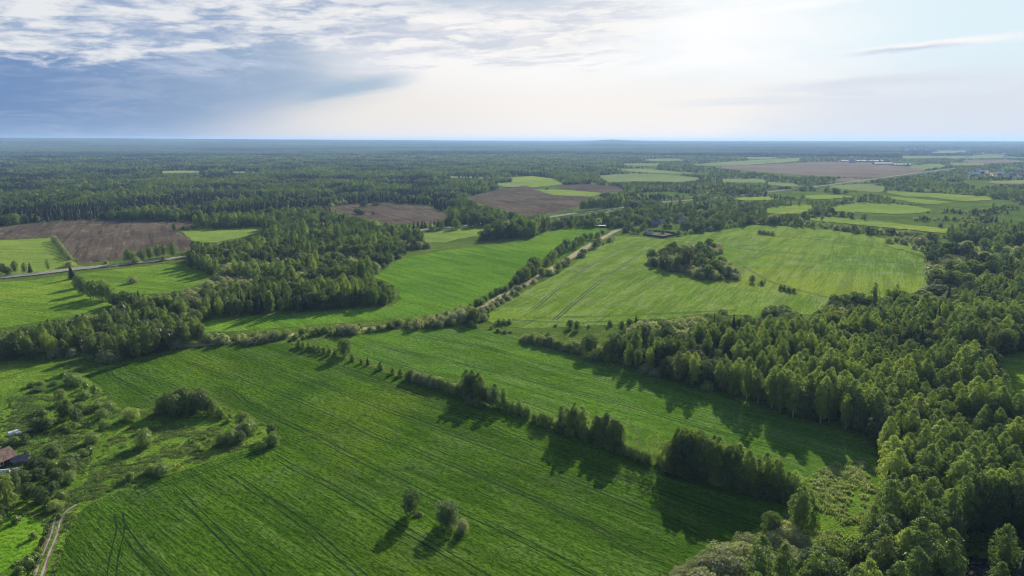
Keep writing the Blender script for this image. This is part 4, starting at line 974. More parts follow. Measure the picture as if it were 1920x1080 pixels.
for (u, v, h, w) in [(1345, 605, 16, 14), (1355, 604, 24, 18), (1340, 609, 20, 16), (1363, 609, 20, 18), (1378, 608, 16, 14), (1325, 602, 14, 14)]:
    H('broadleaf', u, v, h, w, 'dark tree of the small group beside the willow thicket', 'small dark group beside the willow thicket')
# left meadow by the main road
H('willow', 249, 531, 13, 18, 'pale round bush alone on the meadow below the main road')
for (k, u, v, h, w) in [('spruce', 137, 523, 26, 16), ('broadleaf', 148, 540, 24, 22), ('broadleaf', 156, 552, 26, 24), ('broadleaf', 175, 560, 34, 26), ('broadleaf', 192, 562, 36, 28), ('broadleaf', 206, 563, 30, 22), ('broadleaf', 216, 572, 22, 20), ('broadleaf', 232, 572, 26, 22), ('broadleaf', 248, 574, 26, 22), ('spruce', 262, 570, 26, 14), ('broadleaf', 222, 576, 20, 20)]:
    H(k, u, v, h, w, ADJ[k] + ' in the dark clump on the meadow below the main road', NAME[k] + ' of the dark meadow clump')
for (k, u, v, h, w) in [('broadleaf', 5, 514, 20, 12), ('broadleaf', 15, 517, 18, 12), ('birch', 28, 513, 24, 13), ('birch', 46, 513, 21, 11), ('spruce', 57, 511, 20, 9), ('birch', 92, 508, 22, 9), ('willow', 130, 500, 11, 20), ('birch', 240, 492, 26, 14), ('birch', 250, 490, 22, 14), ('birch', 264, 490, 22, 16), ('birch', 280, 487, 26, 14), ('birch', 294, 484, 26, 14), ('birch', 308, 482, 24, 14), ('birch', 325, 482, 28, 18)]:
    H(k, u, v, h, w, ADJ[k] + ' in the row above the main road at the left', NAME[k] + ' along the main road at the left')
for i in range(16):
    f = i / 15
    H('willow', 102 + f * 28, 452 + f * 36, rs.uniform(8, 12), rs.uniform(9, 13), 'bush of the hedge between the bright hay meadow and the ploughed field', 'hedge bushes by the hay meadow')
for (u, v, h, w) in [(327, 432, 13, 7), (345, 432, 8, 8), (352, 432, 6, 8), (362, 431, 9, 8), (404, 430, 13, 12), (425, 429, 11, 14), (441, 428, 12, 14)]:
    H('broadleaf', u, v, h, w, 'small tree between the ploughed field and the pale meadow at the left', 'small trees between ploughed field and meadow')
# ploughed field beyond
for (u, v, h, w) in [(682, 388, 11, 12), (706, 385, 6, 16), (700, 403, 6, 5), (670, 402, 12, 14), (678, 402, 8, 14)]:
    H('broadleaf', u, v, h, w, 'small tree standing in the far ploughed field in the middle', 'small trees in the far ploughed field')
for i in range(22):
    f = i / 21
    H('spruce', 768 + f * 160, 431 - f * 19, rs.uniform(12, 18), 8, 'dark pointed spruce in the shelter belt above the main road', 'spruces of the road shelter belt')
for i in range(16):
    f = i / 15
    H('birch', 1090 + f * 76, 396 - f * 10, rs.uniform(17, 24), 10, 'pale stemmed tree in the belt above the main road left of the big dark tree', 'pale stemmed roadside belt')
H('broadleaf', 1189, 396, 22, 40, 'wide dark dome shaped tree above the main road near the village')
H('broadleaf', 1222, 392, 17, 20, 'round tree right of the wide dark dome near the village')
# village garden trees
for i in range(26):
    H('shrub', 1066 + i * 2.4 + rs.uniform(-.5, .5), 423.5 - i * .05, 6, 4.5, 'small tree of the straight planted row left of the white roofed shed', 'planted row by the shed')
for (k, u, v, h, w) in [('broadleaf', 1052, 428, 10, 12), ('broadleaf', 1160, 427, 12, 12), ('broadleaf', 1176, 434, 12, 12), ('broadleaf', 1188, 437, 10, 10), ('broadleaf', 1196, 438, 9, 8), ('broadleaf', 1172, 436, 10, 12), ('broadleaf', 1214, 424, 16, 14), ('broadleaf', 1206, 430, 12, 12), ('broadleaf', 1251, 422, 16, 14), ('broadleaf', 1248, 428, 8, 10),
                        ('broadleaf', 1256, 428, 8, 10), ('broadleaf', 1243, 438, 7, 9), ('broadleaf', 1272, 442, 10, 7), ('broadleaf', 1184, 430, 8, 8), ('broadleaf', 1202, 432, 8, 7), ('broadleaf', 1290, 430, 14, 16), ('broadleaf', 1302, 432, 14, 18), ('broadleaf', 1314, 431, 13, 16), ('shrub', 1319, 433, 5, 12), ('broadleaf', 1282, 428, 12, 14), ('broadleaf', 1260, 412, 12, 12)]:
    H(k, u, v, h, w, ADJ[k] + ' in the gardens of the village beyond the dirt road', NAME[k] + ' in the village gardens')
# trees round the pond
for (u, v, h, w) in [(1745, 1012, 95, 38), (1762, 1030, 110, 40), (1775, 1045, 120, 34), (1755, 1050, 100, 32)]:
    H('birch', u, v, h, w, 'tall birch with visible white stems just left of the dark pond', 'birches left of the pond')
for i in range(8):
    f = i / 7
    H('broadleaf' if i % 3 else 'birch', 1800 + f * 160 + rs.uniform(-4, 4), 990 + rs.uniform(-6, 14) + f * 6, rs.uniform(84, 112), rs.uniform(40, 54) if i % 3 else 40, 'tall spreading tree in the row rising behind the dark pond', 'row of trees behind the pond')
H('broadleaf', 1930, 1100, 60, 60, 'bright crowned tree at the right edge beside the dark pond')
H('shrub', 1888, 716, 22, 14, 'small bright tree alone in the glade at the right edge')

HANDPTS = []
for n, (kd, u, v, h, w, lab, grp) in enumerate(hand):
    x, y = at(u, v)
    hm, _ = px_to_m(u, v, h); _, wm = px_to_m(u, v, w)
    HANDPTS.append((kd, x, y, hm, wm, lab, grp))
# hand-placed ones first: they count towards their kind's individuals
hx = np.array([[q[1], q[2], q[4]] for q in HANDPTS])
used = {k: 0 for k in KL}
prs = random.Random(5)
for (kd, x, y, hm, wm, lab, grp) in HANDPTS:
    d = math.hypot(x, y); pxh = hm / d * 700
    plant(kd, x, y, hm, wm, lab, grp, 0 if pxh > 9 else 1, prs)
    used[kd] += 1

# ------------------------------------------------------------------ woods: the 300 largest of a kind one by one, the rest as one mass per kind
ng = bpy.data.node_groups
def scatter_group(objs):
    t = ng.new('wood scatter', 'GeometryNodeTree')
    t.interface.new_socket('Geometry', in_out='INPUT', socket_type='NodeSocketGeometry')
    t.interface.new_socket('Geometry', in_out='OUTPUT', socket_type='NodeSocketGeometry')
    N, L = t.nodes, t.links
    gi, go = N.new('NodeGroupInput'), N.new('NodeGroupOutput')
    inst = N.new('GeometryNodeInstanceOnPoints'); j = N.new('GeometryNodeJoinGeometry')
    for o in reversed(list(objs)):      # a join lists its newest link first
        oi = N.new('GeometryNodeObjectInfo'); oi.inputs['Object'].default_value = o; oi.inputs['As Instance'].default_value = True
        L.new(oi.outputs['Geometry'], j.inputs[0])
    def attr(nm, ty):
        a = N.new('GeometryNodeInputNamedAttribute'); a.data_type = ty; a.inputs[0].default_value = nm
        return a.outputs[0]
    L.new(gi.outputs[0], inst.inputs['Points']); L.new(j.outputs[0], inst.inputs['Instance'])
    inst.inputs['Pick Instance'].default_value = True
    L.new(attr('pick', 'INT'), inst.inputs['Instance Index'])
    e2r = N.new('FunctionNodeEulerToRotation'); L.new(attr('spin', 'FLOAT_VECTOR'), e2r.inputs[0]); L.new(e2r.outputs[0], inst.inputs['Rotation'])
    L.new(attr('size', 'FLOAT_VECTOR'), inst.inputs['Scale'])
    L.new(inst.outputs[0], go.inputs[0])
    return t
def mass(name, pts, scl, pick, protos, label, cat, z=0.0):
    n = len(pts)
    me = bpy.data.meshes.new(name)
    co = np.zeros((n, 3), np.float32); co[:, :2] = pts; co[:, 2] = z
    me.vertices.add(n); me.vertices.foreach_set('co', co.ravel())
    a = me.attributes.new('pick', 'INT', 'POINT'); a.data.foreach_set('value', np.asarray(pick, np.int32))
    a = me.attributes.new('size', 'FLOAT_VECTOR', 'POINT'); a.data.foreach_set('vector', np.asarray(scl, np.float32).ravel())
    sp = np.zeros((n, 3), np.float32); sp[:, 2] = RNG.random(n) * 6.283
    a = me.attributes.new('spin', 'FLOAT_VECTOR', 'POINT'); a.data.foreach_set('vector', sp.ravel())
    o = bpy.data.objects.new(name, me); COL.objects.link(o)
    md = o.modifiers.new('scatter', 'NODES'); md.node_group = scatter_group(protos)
    tag(o, label, cat, None, 'stuff')
    return o
PL = {'bush': 'fresh green bushes', 'birch': 'birches', 'broadleaf': 'broadleaf trees', 'willow': 'willow bushes', 'spruce': 'spruces', 'shrub': 'shrubs'}
STUFF = {'bush': ('bush_scrub', 'mass of fresh green bushes between the woods', 'scrub'), 'birch': ('birch_wood', 'mass of bright narrow birches filling the rest of the woods', 'woods'), 'broadleaf': ('broadleaf_wood', 'mass of dark round trees making up the rest of the woods', 'woods'),
         'willow': ('willow_scrub', 'mass of grey green willow scrub between the woods', 'scrub'), 'spruce': ('spruce_wood', 'dark pointed spruces through the far forest, thickened at left as cloud shade', 'woods'), 'shrub': ('shrub_growth', 'low shrubs scattered along wood edges', 'scrub')}
for kd in KL:
    P = np.concatenate(ALL[kd]) if ALL[kd] else np.zeros((0, 5))
    if not len(P): continue
    # keep off the hand placed trees
    d = np.hypot(P[:, 0], P[:, 1])
    nearm = d < 1100
    idx = np.where(nearm)[0]
    dd = np.hypot(P[idx, 0][:, None] - hx[None, :, 0], P[idx, 1][:, None] - hx[None, :, 1])
    bad = (dd < (hx[None, :, 2] * .45)).any(1)
    keep = np.ones(len(P), bool); keep[idx[bad]] = False
    P = P[keep]; d = d[keep]
    u, v = proj(P[:, 0], P[:, 1], P[:, 2] * .7)
    inside = (u > 2) & (u < 1918) & (v < 1078)
    score = np.where(inside, P[:, 2] / d, 0) + (P[:, 4] >= 0) * 0
    order = np.argsort(-score)
    nind = max(0, 300 - used[kd])
    ind = order[:nind]; ind = ind[score[ind] > 0]
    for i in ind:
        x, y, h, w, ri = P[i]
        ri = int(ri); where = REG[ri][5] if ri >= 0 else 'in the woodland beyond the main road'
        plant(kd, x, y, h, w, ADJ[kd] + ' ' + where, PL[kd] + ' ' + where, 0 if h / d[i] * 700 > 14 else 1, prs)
    rest = np.ones(len(P), bool); rest[ind] = False
    P = P[rest]; d = d[rest]; n = len(P)
    if not n: continue
    k = KIND[kd]
    protos = []
    for lod in range(3):
        for me in LOD[kd][lod]:
            protos.append(bpy.data.objects.new(NAME[kd] + '_crown', me))
    # Join Geometry orders its inputs by link, the ranges below follow the levels
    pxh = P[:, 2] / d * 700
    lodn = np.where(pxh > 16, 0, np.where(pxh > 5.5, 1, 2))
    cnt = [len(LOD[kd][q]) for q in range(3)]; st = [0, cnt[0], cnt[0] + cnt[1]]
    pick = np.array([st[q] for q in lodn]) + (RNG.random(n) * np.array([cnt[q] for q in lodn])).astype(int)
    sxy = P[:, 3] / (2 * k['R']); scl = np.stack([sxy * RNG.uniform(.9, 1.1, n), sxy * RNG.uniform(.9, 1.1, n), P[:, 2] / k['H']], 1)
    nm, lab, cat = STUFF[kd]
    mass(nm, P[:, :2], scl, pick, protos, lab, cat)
    print('KIND', kd, 'individual', used[kd] + len(ind), 'mass', n, [int((lodn == q).sum()) for q in range(3)])

# ------------------------------------------------------------------ rough grass and reeds (nobody could count them)
def tuft_mesh(kind, seed, n, h, rad):
    r = np.random.default_rng(seed); V = []; F = []
    for i in range(n):
        a = r.random() * 6.28; ro = r.random() ** .5 * rad; x, y = math.cos(a) * ro, math.sin(a) * ro
        b = r.random() * 6.28; L = h * r.uniform(.5, 1.1) * (1.1 - .6 * ro / rad); w = h * .10
        tx, ty = x + math.cos(b) * L * .45, y + math.sin(b) * L * .45
        px_, py_ = -math.sin(b) * w, math.cos(b) * w; s = len(V)
        V += [(x - px_, y - py_, 0), (x + px_, y + py_, 0), ((x + tx) / 2 + px_, (y + ty) / 2 + py_, L * .7), ((x + tx) / 2 - px_, (y + ty) / 2 - py_, L * .7), (tx, ty, L * .95)]
        F += [(s, s + 1, s + 2, s + 3), (s + 3, s + 2, s + 4)]
    me = bpy.data.meshes.new(kind); me.from_pydata(V, [], F); me.materials.append(LM[kind]); me.update(); return me
def tufts(name, poly, spacing, kind, h, rad, lab, cat, thr=.45, avoid=()):
    gp = np.array([at(*p) for p in poly]); x0, y0 = gp.min(0); x1, y1 = gp.max(0)
    n = int((x1 - x0) * (y1 - y0) / spacing ** 2)
    x = RNG.uniform(x0, x1, n); y = RNG.uniform(y0, y1, n)
    s = inpoly(x, y, gp.tolist()); uu, vv = proj(x, y, 0 * x); s &= (uu > -60) & (uu < 1980) & (vv < 1100)
    s &= (vnoise(x, y, 5.0, 77) * .6 + vnoise(x, y, 1.7, 78) * .4) > thr
    for a in avoid: s &= ~inpoly(uu, vv, a)
    x, y = x[s], y[s]; n = x.size
    pr_ = [bpy.data.objects.new(name, tuft_mesh(kind, i, 26, h, rad)) for i in range(5)]
    sc = RNG.uniform(.5, 1.35, (n, 1)) * np.array([[1, 1, 1]])
    print(name, n)
    return mass(name, np.stack([x, y], 1), sc, (RNG.random(n) * 5).astype(int), pr_, lab, cat)
tufts('rough_grass', ROUGH1, .75, 'tuft', .62, .75, 'rough tussocky grass of the overgrown plots at the lower left', 'grass', .50, [band([(150, 930), (170, 870), (205, 815), (250, 790)], 9), LAWN, band([(60, 1110), (78, 1080), (90, 1040), (102, 1000), (116, 962)], 10) and [(60, 1110), (80, 1040), (100, 975), (122, 965), (110, 1020), (95, 1080), (85, 1110)], [(-60, 690), (60, 680), (150, 700), (200, 735), (150, 740), (-60, 745)]])
tufts('reed_tussocks', REED, .95, 'reed', 1.0, .9, 'pale reed tussocks in the wet patch beside the dark wood', 'reeds', .47)

# ------------------------------------------------------------------ far forest canopy and low hills to the horizon
def canopy():
    na, nr = 1100, 230
    az = np.radians(np.linspace(-42, 42, na)); rr = 4500 * (27000 / 4500) ** (np.linspace(0, 1, nr) ** 1.0)
    Rg, Ag = np.meshgrid(rr, az, indexing='ij')
    x = np.sin(Ag) * Rg; y = np.cos(Ag) * Rg
    x += RNG.uniform(-.3, .3, x.shape) * Rg * .0025; y += RNG.uniform(-.3, .3, y.shape) * Rg * .008
    deg = np.degrees(Ag)
    # low relief: a wooded ridge at the left, lower country to the right
    lift = np.interp(deg, [-42, -34, -20, -8, 0, 4.5, 6.5, 7.8, 9.2, 10.5, 20, 42], [112, 108, 92, 70, 50, 52, 62, 84, 66, 58, 50, 45])
    h = lift * np.clip((Rg - 6000) / 7000, 0, 1) ** 1.2
    h += 14 * (vnoise(x, y, 3600, 3) - .5) * np.clip((Rg - 6000) / 9000, 0, 1) + 9 * (vnoise(x, y, 900, 4) - .5) * np.clip((Rg - 5000) / 3000, 0, 1)
    top = 7 + 6 * vnoise(x, y, 70, 5) + 5 * vnoise(x, y, 220, 6) + RNG.uniform(0, 5, x.shape)
    z = h + top
    z = np.minimum(z, 130)
    u, v = proj(x, y, np.zeros_like(x))
    for _, pl, _m in FAR: z = np.where(inpoly(u, v, [(a, b + .3) for a, b in pl]), -2, z)
    z = np.where(inpoly(u, v, [(1690, 281), (1925, 281), (1925, 302), (1690, 302)]) & (vnoise(x, y, 260, 8) > .42), -2, z)
    V = np.stack([x, y, z], -1).reshape(-1, 3)
    i = np.arange((nr - 1) * (na - 1)); a = (i // (na - 1)) * na + i % (na - 1)
    F = np.stack([a, a + 1, a + na + 1, a + na], 1)
    m, g, o = new_mat('far forest canopy')
    t = g.node('ShaderNodeTexCoord').outputs['Object']
    n1 = g.noise(g.mapping(t, 0, (.55, 1, 1)), 0.0011, 7, 0.62, .3); n2 = g.noise(t, 0.012, 5, 0.7); n3 = g.noise(t, 0.0042, 6, .65)
    col = g.mix(g.sm(n1, .38, .62), (0.004, 0.012, 0.010), (0.060, 0.095, 0.036))
    col = g.mix(g.mul(g.sm(n2, .45, .65), .4), col, (0.075, 0.115, 0.04))
    col = g.mix(g.mul(g.sm(n3, .62, .70), .5), col, (0.16, 0.21, 0.09))
    dd_ = g.node('ShaderNodeBsdfDiffuse'); g.put(dd_.inputs[0], col); g.nt.links.new(dd_.outputs[0], o.inputs[0])
    ob = mesh_obj('distant_forest', V.tolist(), F.tolist(), m)
    tag(ob, 'endless dark forest running out to the horizon', 'forest', None, 'stuff')
    return ob
canopy()
# flat country under the far canopy is the ground sheet itself

# ------------------------------------------------------------------ water
m, g, o = new_mat('dark pond water'); t = g.node('ShaderNodeTexCoord').outputs['Object']
nz = g.noise(t, 1.2, 4, .6); wd = g.noise(t, .9, 4, .7)
p = principled(g, o, g.mix(g.sm(wd, .5, .6), (0.008, 0.010, 0.012), (0.03, 0.03, 0.02)), g.mix(g.sm(wd, .48, .6), (0.04,) * 3, (.5,) * 3), (nz, .25, .1), .5)
M['water'] = m
sheet('pond_water', POND, 0.12, M['water'], .4, True)
sheet('pond_bank', [(1752, 1082), (1772, 1058), (1812, 1044), (1846, 1047), (1875, 1062), (1900, 1084), (1905, 1108), (1850, 1122), (1775, 1118)], 0.06, M['floor'], .6, True)
strip('ditch', [(40, 1110), (60, 1060), (76, 1020), (92, 985), (104, 965)], 1.0, 0.08, M['floor'], .5)

# ------------------------------------------------------------------ buildings
BM = {
    'brown_roof': simple('brown roof sheets', (0.15, 0.10, 0.085), .7, .35, .8), 'dark_wall': simple('dark boards', (0.045, 0.035, 0.03), .85, .3, 1),
    'white_wall': simple('white boards', (0.66, 0.65, 0.62), .7, .1, 1), 'grey_roof': simple('grey roof sheets', (0.30, 0.31, 0.34), .5, .15, .6),
    'lilac_roof': simple('slate roof', (0.17, 0.16, 0.20), .6, .2, .6), 'red_roof': simple('red brown roof', (0.32, 0.11, 0.07), .7, .2, .6),
    'wood_wall': simple('weathered boards', (0.24, 0.19, 0.15), .85, .25, 1), 'film': simple('white film', (0.62, 0.62, 0.62), .7, .05, 1),
    'glass': simple('window panes', (0.03, 0.035, 0.04), .15, .1, 1, .6), 'fence': simple('brown fence boards', (0.07, 0.05, 0.045), .85, .25, 1),
    'brick': simple('brick', (0.30, 0.14, 0.10), .85, .2, 2), 'gravel': simple('yard gravel', (0.16, 0.17, 0.10), 1.0, .2, .5, 0.0), 'metal': simple('pale metal', (0.42, 0.43, 0.45), .4, .08, .2),
}
def boxm(V, F, x0, y0, z0, x1, y1, z1):
    s = len(V)
    V += [(x0, y0, z0), (x1, y0, z0), (x1, y1, z0), (x0, y1, z0), (x0, y0, z1), (x1, y0, z1), (x1, y1, z1), (x0, y1, z1)]
    F += [(s, s + 3, s + 2, s + 1), (s + 4, s + 5, s + 6, s + 7), (s, s + 1, s + 5, s + 4), (s + 1, s + 2, s + 6, s + 5), (s + 2, s + 3, s + 7, s + 6), (s + 3, s, s + 4, s + 7)]
def house(name, u, v, rot, L, W, hw, hr, wall, roof, label, cat='house', windows=True, chimney=True, group=None, door=True, gable=None):
    x, y = at(u, v)
    e = bpy.data.objects.new(name, None); COL.objects.link(e); e.location = (x, y, 0); e.rotation_euler = (0, 0, R(rot)); tag(e, label, cat, group)
    l, w = L / 2, W / 2
    Vw = [(-l, -w, 0), (l, -w, 0), (l, w, 0), (-l, w, 0), (-l, -w, hw), (l, -w, hw), (l, w, hw), (-l, w, hw), (-l, 0, hw + hr), (l, 0, hw + hr)]
    Fw = [(0, 1, 5, 4), (2, 3, 7, 6), (1, 2, 6, 9, 5), (3, 0, 4, 8, 7)]
    mesh_obj('wall', Vw, Fw, BM[wall], e)
    ov, th = .45, .14; sl = hr / w
    V, F = [], []
    for sgn in (-1, 1):
        a = [(-l - ov, sgn * (w + ov), hw - ov * sl + .05), (l + ov, sgn * (w + ov), hw - ov * sl + .05), (l + ov, 0, hw + hr + .05), (-l - ov, 0, hw + hr + .05)]
        s = len(V); V += a + [(p[0], p[1], p[2] + th) for p in a]
        F += [(s, s + 1, s + 2, s + 3), (s + 7, s + 6, s + 5, s + 4), (s, s + 4, s + 5, s + 1), (s + 1, s + 5, s + 6, s + 2), (s + 3, s + 7, s + 4, s)]
    rf = mesh_obj('roof', V, F, BM[roof], e)
    if chimney:
        V, F = [], []; boxm(V, F, l * .3, .3, hw + hr * .6, l * .3 + .55, .85, hw + hr + .8); mesh_obj('chimney', V, F, BM['brick'], rf)
    if windows:
        for sgn in (-1, 1):
            for k in range(max(2, int(L / 3.2))):
                cx = -l + L * (k + .5) / max(2, int(L / 3.2))
                V, F = [], []; yy = sgn * (w + .03); boxm(V, F, cx - .5, min(yy, yy - sgn * .06), 1.0, cx + .5, max(yy, yy - sgn * .06), 2.1)
                wn = mesh_obj('window', V, F, BM['glass'], e)
                V, F = [], []
                for (a0, a1, b0, b1) in ((-.58, -.5, .92, 2.18), (.5, .58, .92, 2.18), (-.5, .5, .92, 1.0), (-.5, .5, 2.1, 2.18)): boxm(V, F, cx + a0, min(yy, yy + sgn * .05), b0, cx + a1, max(yy, yy + sgn * .05), b1)
                mesh_obj('frame', V, F, BM['white_wall'], wn)
    if door:
        V, F = [], []; boxm(V, F, l, -.5, 0, l + .06, .5, 2.05); mesh_obj('door', V, F, BM['fence'], e)
    return e
f = house('farmhouse', 1, 872, 75, 6.6, 5.4, 2.4, 2.3, 'dark_wall', 'brown_roof', 'dark wooden farmhouse with rusty brown gabled roof at the lower left edge')
V, F = [], []; boxm(V, F, -5.2, -3.0, 2.0, -3.45, 3.0, 2.14); boxm(V, F, -5.1, -2.9, 0, -4.95, -2.75, 2.0); boxm(V, F, -5.1, 2.75, 0, -4.95, 2.9, 2.0); boxm(V, F, -5.1, -.1, 0, -4.95, .1, 2.0)
mesh_obj('porch', V, F, BM['white_wall'], f)
house('garden_shed', 40, 866, 20, 4.0, 2.8, 1.2, .9, 'wood_wall', 'lilac_roof', 'low dark roofed shed just right of the farmhouse', 'shed', False, False)
def hoop(name, u, v, rot, L, W, H_, label, cat='greenhouse'):
    x, y = at(u, v); V, F = [], []; n = 10
    for j, xx in enumerate((-L / 2, L / 2)):
        for i in range(n + 1):
            a = math.pi * i / n; V.append((xx, math.cos(a) * W / 2, math.sin(a) * H_))
    for i in range(n): F.append((i, i + 1, n + 2 + i, n + 1 + i))
    e = bpy.data.objects.new(name, None); COL.objects.link(e); e.location = (x, y, 0); e.rotation_euler = (0, 0, R(rot)); tag(e, label, cat)
    mesh_obj('film_cover', V, F, BM['film'], e, True)
    mesh_obj('end_wall', V, [tuple(range(n, -1, -1)), tuple(range(n + 1, 2 * n + 2))], BM['white_wall'], e)
    V, F = [], []
    for xx in (-L / 2 - .04, 0, L / 2 + .04):
        for i in range(n):
            a, b = math.pi * i / n, math.pi * (i + 1) / n
            limb(V, F, (xx, math.cos(a) * W / 2 * 1.01, math.sin(a) * H_ * 1.01), (xx, math.cos(b) * W / 2 * 1.01, math.sin(b) * H_ * 1.01), .04, .04, 4)
    mesh_obj('hoop_frame', V, F, BM['metal'], e)
    return e
hoop('greenhouse', 25, 815, 60, 3.2, 2.0, 1.5, 'white covered hoop hut standing on the grass above the farmhouse')
hoop('greenhouse', 35, 814, 40, 1.6, 1.2, .8, 'small white covered frame beside the larger white hut', 'cold frame')
hoop('greenhouse', 10, 889, 15, 2.6, 2.0, 1.6, 'white hoop cover just below the farmhouse')
hoop('greenhouse', 29, 883, 30, 1.4, 1.2, 1.0, 'small white cover between the farmhouse and the copse', 'cold frame')
# log pile beside the shed
x, y = at(60, 808); V, F = [], []
for i in range(9): limb(V, F, (-1.6 + (i % 3) * .1, (i % 5) * .3 - .6, .15 + (i // 5) * .28), (1.6, (i % 5) * .3 - .6 + .05, .15 + (i // 5) * .28), .14, .13, 7)
o = mesh_obj('log_pile', V, F, BM['wood_wall']); o.location = (x, y, 0); o.rotation_euler = (0, 0, .4); tag(o, 'pale stacked logs on the grass right of the white hut', 'logs')
# village
house('village_house', 1225, 424, 10, 10, 8, 3.2, 3.6, 'wood_wall', 'lilac_roof', 'village house with slate purple roof behind the fenced yard')
house('village_house', 1275, 416, 5, 10, 8, 2.8, 2.6, 'white_wall', 'grey_roof', 'pale village house with light grey roof, rightmost in the village')
house('village_house', 1241, 418, 15, 8, 6, 2.4, 2.2, 'white_wall', 'grey_roof', 'small white walled house between the two larger village houses')
house('farm_shed', 1129, 426.5, -8, 7.5, 5, 2.2, .5, 'dark_wall', 'metal', 'flat shed with bright white roof at the top of the dirt road', 'shed', False, False)
house('farm_shed', 1114, 425.5, -8, 9, 4, 1.8, .6, 'dark_wall', 'lilac_roof', 'long dark shed left of the white roofed one', 'shed', False, False)
house('village_house', 1187, 416, 0, 8, 6, 2.6, 2.4, 'dark_wall', 'lilac_roof', 'dark roofed house among the trees left of the fenced yard')
house('garden_shed', 1218, 437.5, 5, 7.5, 3, 2.0, .8, 'white_wall', 'grey_roof', 'pale low shed inside the fenced yard', 'shed', False, False)
yard = [(1206, 441), (1243, 446), (1272, 440.5), (1246, 435.5), (1215, 434.5)]
sheet('yard', yard, .11, BM['gravel'], .2)
e = bpy.data.objects.new('board_fence', None); COL.objects.link(e); px0 = at(*yard[0]); e.location = (px0[0], px0[1], 0)
tag(e, 'dark brown board fence enclosing the village yard', 'fence')
pts = [at(*p) for p in yard]
V, F = [], []; VP, FP = [], []
for a, b in zip(pts, pts[1:] + pts[:1]):
    L = math.hypot(b[0] - a[0], b[1] - a[1]); n = max(1, int(L / 2.5)); dx, dy = (b[0] - a[0]) / L, (b[1] - a[1]) / L
    for k in range(n):
        p = (a[0] + dx * L * k / n - px0[0], a[1] + dy * L * k / n - px0[1]); q = (a[0] + dx * L * (k + 1) / n - px0[0], a[1] + dy * L * (k + 1) / n - px0[1])
        s = len(V); nx, ny = -dy * .04, dx * .04
        V += [(p[0] - nx, p[1] - ny, .1), (q[0] - nx, q[1] - ny, .1), (q[0] + nx, q[1] + ny, .1), (p[0] + nx, p[1] + ny, .1), (p[0] - nx, p[1] - ny, 1.9), (q[0] - nx, q[1] - ny, 1.9), (q[0] + nx, q[1] + ny, 1.9), (p[0] + nx, p[1] + ny, 1.9)]
        F += [(s + 4, s + 5, s + 6, s + 7), (s, s + 1, s + 5, s + 4), (s + 1, s + 2, s + 6, s + 5), (s + 2, s + 3, s + 7, s + 6), (s + 3, s, s + 4, s + 7)]
        boxm(VP, FP, p[0] - .08, p[1] - .08, 0, p[0] + .08, p[1] + .08, 2.05)
mesh_obj('board_panel', V, F, BM['fence'], e); mesh_obj('fence_post', VP, FP, BM['wood_wall'], e)
# houses among the trees at the right edge
house('village_house', 1850, 447, 20, 14, 10, 3, 4, 'white_wall', 'lilac_roof', 'large purple roofed house half hidden in trees near the right edge')
house('village_house', 1885, 452, 5, 12, 7, 3, 1.8, 'white_wall', 'metal', 'pale roofed house right of the purple roofed one near the right edge')
house('village_house', 1912, 456, 0, 9, 8, 3, 3.5, 'wood_wall', 'lilac_roof', 'dark roofed house at the right edge beyond the rough pasture')
# far farm: long pale barns and a grey silo tower
def barn(u0, u1, v, W, label, hh=4.5):
    a, b = at(u0, v), at(u1, v); L = math.hypot(b[0] - a[0], b[1] - a[1])
    e = bpy.data.objects.new('long_barn', None); COL.objects.link(e); e.location = ((a[0] + b[0]) / 2, (a[1] + b[1]) / 2, 0.4); e.rotation_euler = (0, 0, math.atan2(b[1] - a[1], b[0] - a[0])); tag(e, label, 'barn', 'far farm barns')
    l, w = L / 2, W / 2
    V = [(-l, -w, 0), (l, -w, 0), (l, w, 0), (-l, w, 0), (-l, -w, hh), (l, -w, hh), (l, w, hh), (-l, w, hh), (-l, 0, hh + 3), (l, 0, hh + 3)]
    mesh_obj('wall', V, [(0, 1, 5, 4), (2, 3, 7, 6), (1, 2, 6, 9, 5), (3, 0, 4, 8, 7)], BM['wood_wall'], e)
    V = [(-l - .5, -w - .8, hh - .2), (l + .5, -w - .8, hh - .2), (l + .5, 0, hh + 3.15), (-l - .5, 0, hh + 3.15), (l + .5, w + .8, hh - .2), (-l - .5, w + .8, hh - .2)]
    mesh_obj('roof', V, [(0, 1, 2, 3), (3, 2, 4, 5)], BM['film'], e)
barn(1638, 1672, 308.5, 24, 'left half of the front white roofed barn range on the far farm'); barn(1674, 1706, 310.5, 24, 'right half of the front white roofed barn range on the far farm')
barn(1604, 1634, 303.5, 22, 'white roofed barn behind and left of the front range on the far farm'); barn(1636, 1656, 303.5, 22, 'short white roofed barn behind the front range on the far farm'); barn(1576, 1590, 303.5, 20, 'low pale barn left of the silo tower on the far farm')
barn(1700, 1716, 284, 40, 'bright white long roof on the horizon plain beyond the far farm', 8)
x, y = at(1596, 305); V, F = [], []; boxm(V, F, -9, -7, 0, 9, 7, 22); boxm(V, F, -4, -4, 22, 5, 4, 27)
e = bpy.data.objects.new('silo_tower', None); COL.objects.link(e); e.location = (x, y, .4); tag(e, 'tall grey blue tower block on the far farm', 'tower')
mesh_obj('tower_body', V, F, BM['grey_roof'], e)
V, F = [], []; boxm(V, F, 9.05, -6, 0, 20, 6, 14); mesh_obj('side_bay', V, F, BM['metal'], e)
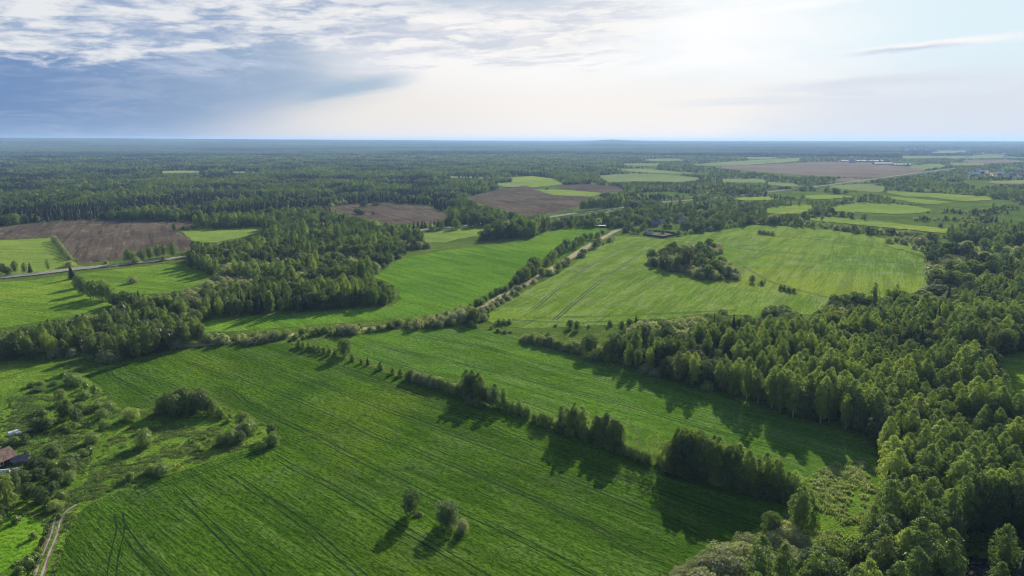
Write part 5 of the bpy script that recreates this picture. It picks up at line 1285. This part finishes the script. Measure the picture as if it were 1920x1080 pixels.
# far village at the right edge
vr = random.Random(3)
def spots(n, u0, u1, v0, v1):
    return [(vr.uniform(u0, u1), vr.uniform(v0, v1)) for _ in range(n)]
for part, pts_ in (('left', spots(13, 1818, 1842, 320, 328)), ('right', spots(15, 1880, 1925, 318, 333))):
    for j, (u, v) in enumerate(pts_):
        rf = vr.choice(['film', 'red_roof', 'grey_roof', 'film', 'lilac_roof']); wl = vr.choice(['white_wall', 'wood_wall', 'white_wall'])
        lab = {'film': 'white', 'red_roof': 'red', 'grey_roof': 'grey', 'lilac_roof': 'dark'}[rf] + ' roofed house in the ' + part + ' cluster of the far village at the right edge'
        house('village_house', u, v, vr.uniform(-40, 40), vr.uniform(10, 15), 9, 3.5, 4, wl, rf, lab, 'house', False, False, lab.replace('house', 'houses', 1), False)
for (u, v) in [(1828, 330), (1874, 328)]:
    house('village_house', u, v, 10, 22, 14, 6, 4, 'white_wall', 'film', 'large white building in front of the far village, ' + ('left one' if u < 1850 else 'right one'), 'house', False, False, None, False)
for j, (u, v) in enumerate(spots(16, 1760, 1915, 286, 300)):
    rf = vr.choice(['film', 'grey_roof', 'film'])
    lab = {'film': 'white', 'grey_roof': 'grey'}[rf] + ' roofed house of the hazy settlement near the horizon at the right'
    house('village_house', u, v, vr.uniform(-40, 40), vr.uniform(16, 28), 14, 6, 5, 'white_wall', rf, lab, 'house', False, False, lab.replace('house', 'houses', 1), False)
strip('sand_track', [(1842, 319), (1850, 322), (1858, 326), (1864, 331)], 26, .5, M['dirt'], .3)

# ------------------------------------------------------------------ air: one closed box of thin haze round everything
V, F = [], []; boxm(V, F, -28000, -2600, -3, 28000, 28000, 138)
m, g, o = new_mat('haze'); pv = g.node('ShaderNodeVolumePrincipled')
pv.inputs['Color'].default_value = (0.40, 0.62, 1.0, 1); pv.inputs['Density'].default_value = 0.000064; pv.inputs['Anisotropy'].default_value = 0.2
g.nt.links.new(pv.outputs[0], o.inputs['Volume'])
hz = mesh_obj('haze', V, F, m); hz['kind'] = 'stuff'; hz['label'] = 'thin blue haze over the far country'; hz['category'] = 'haze'
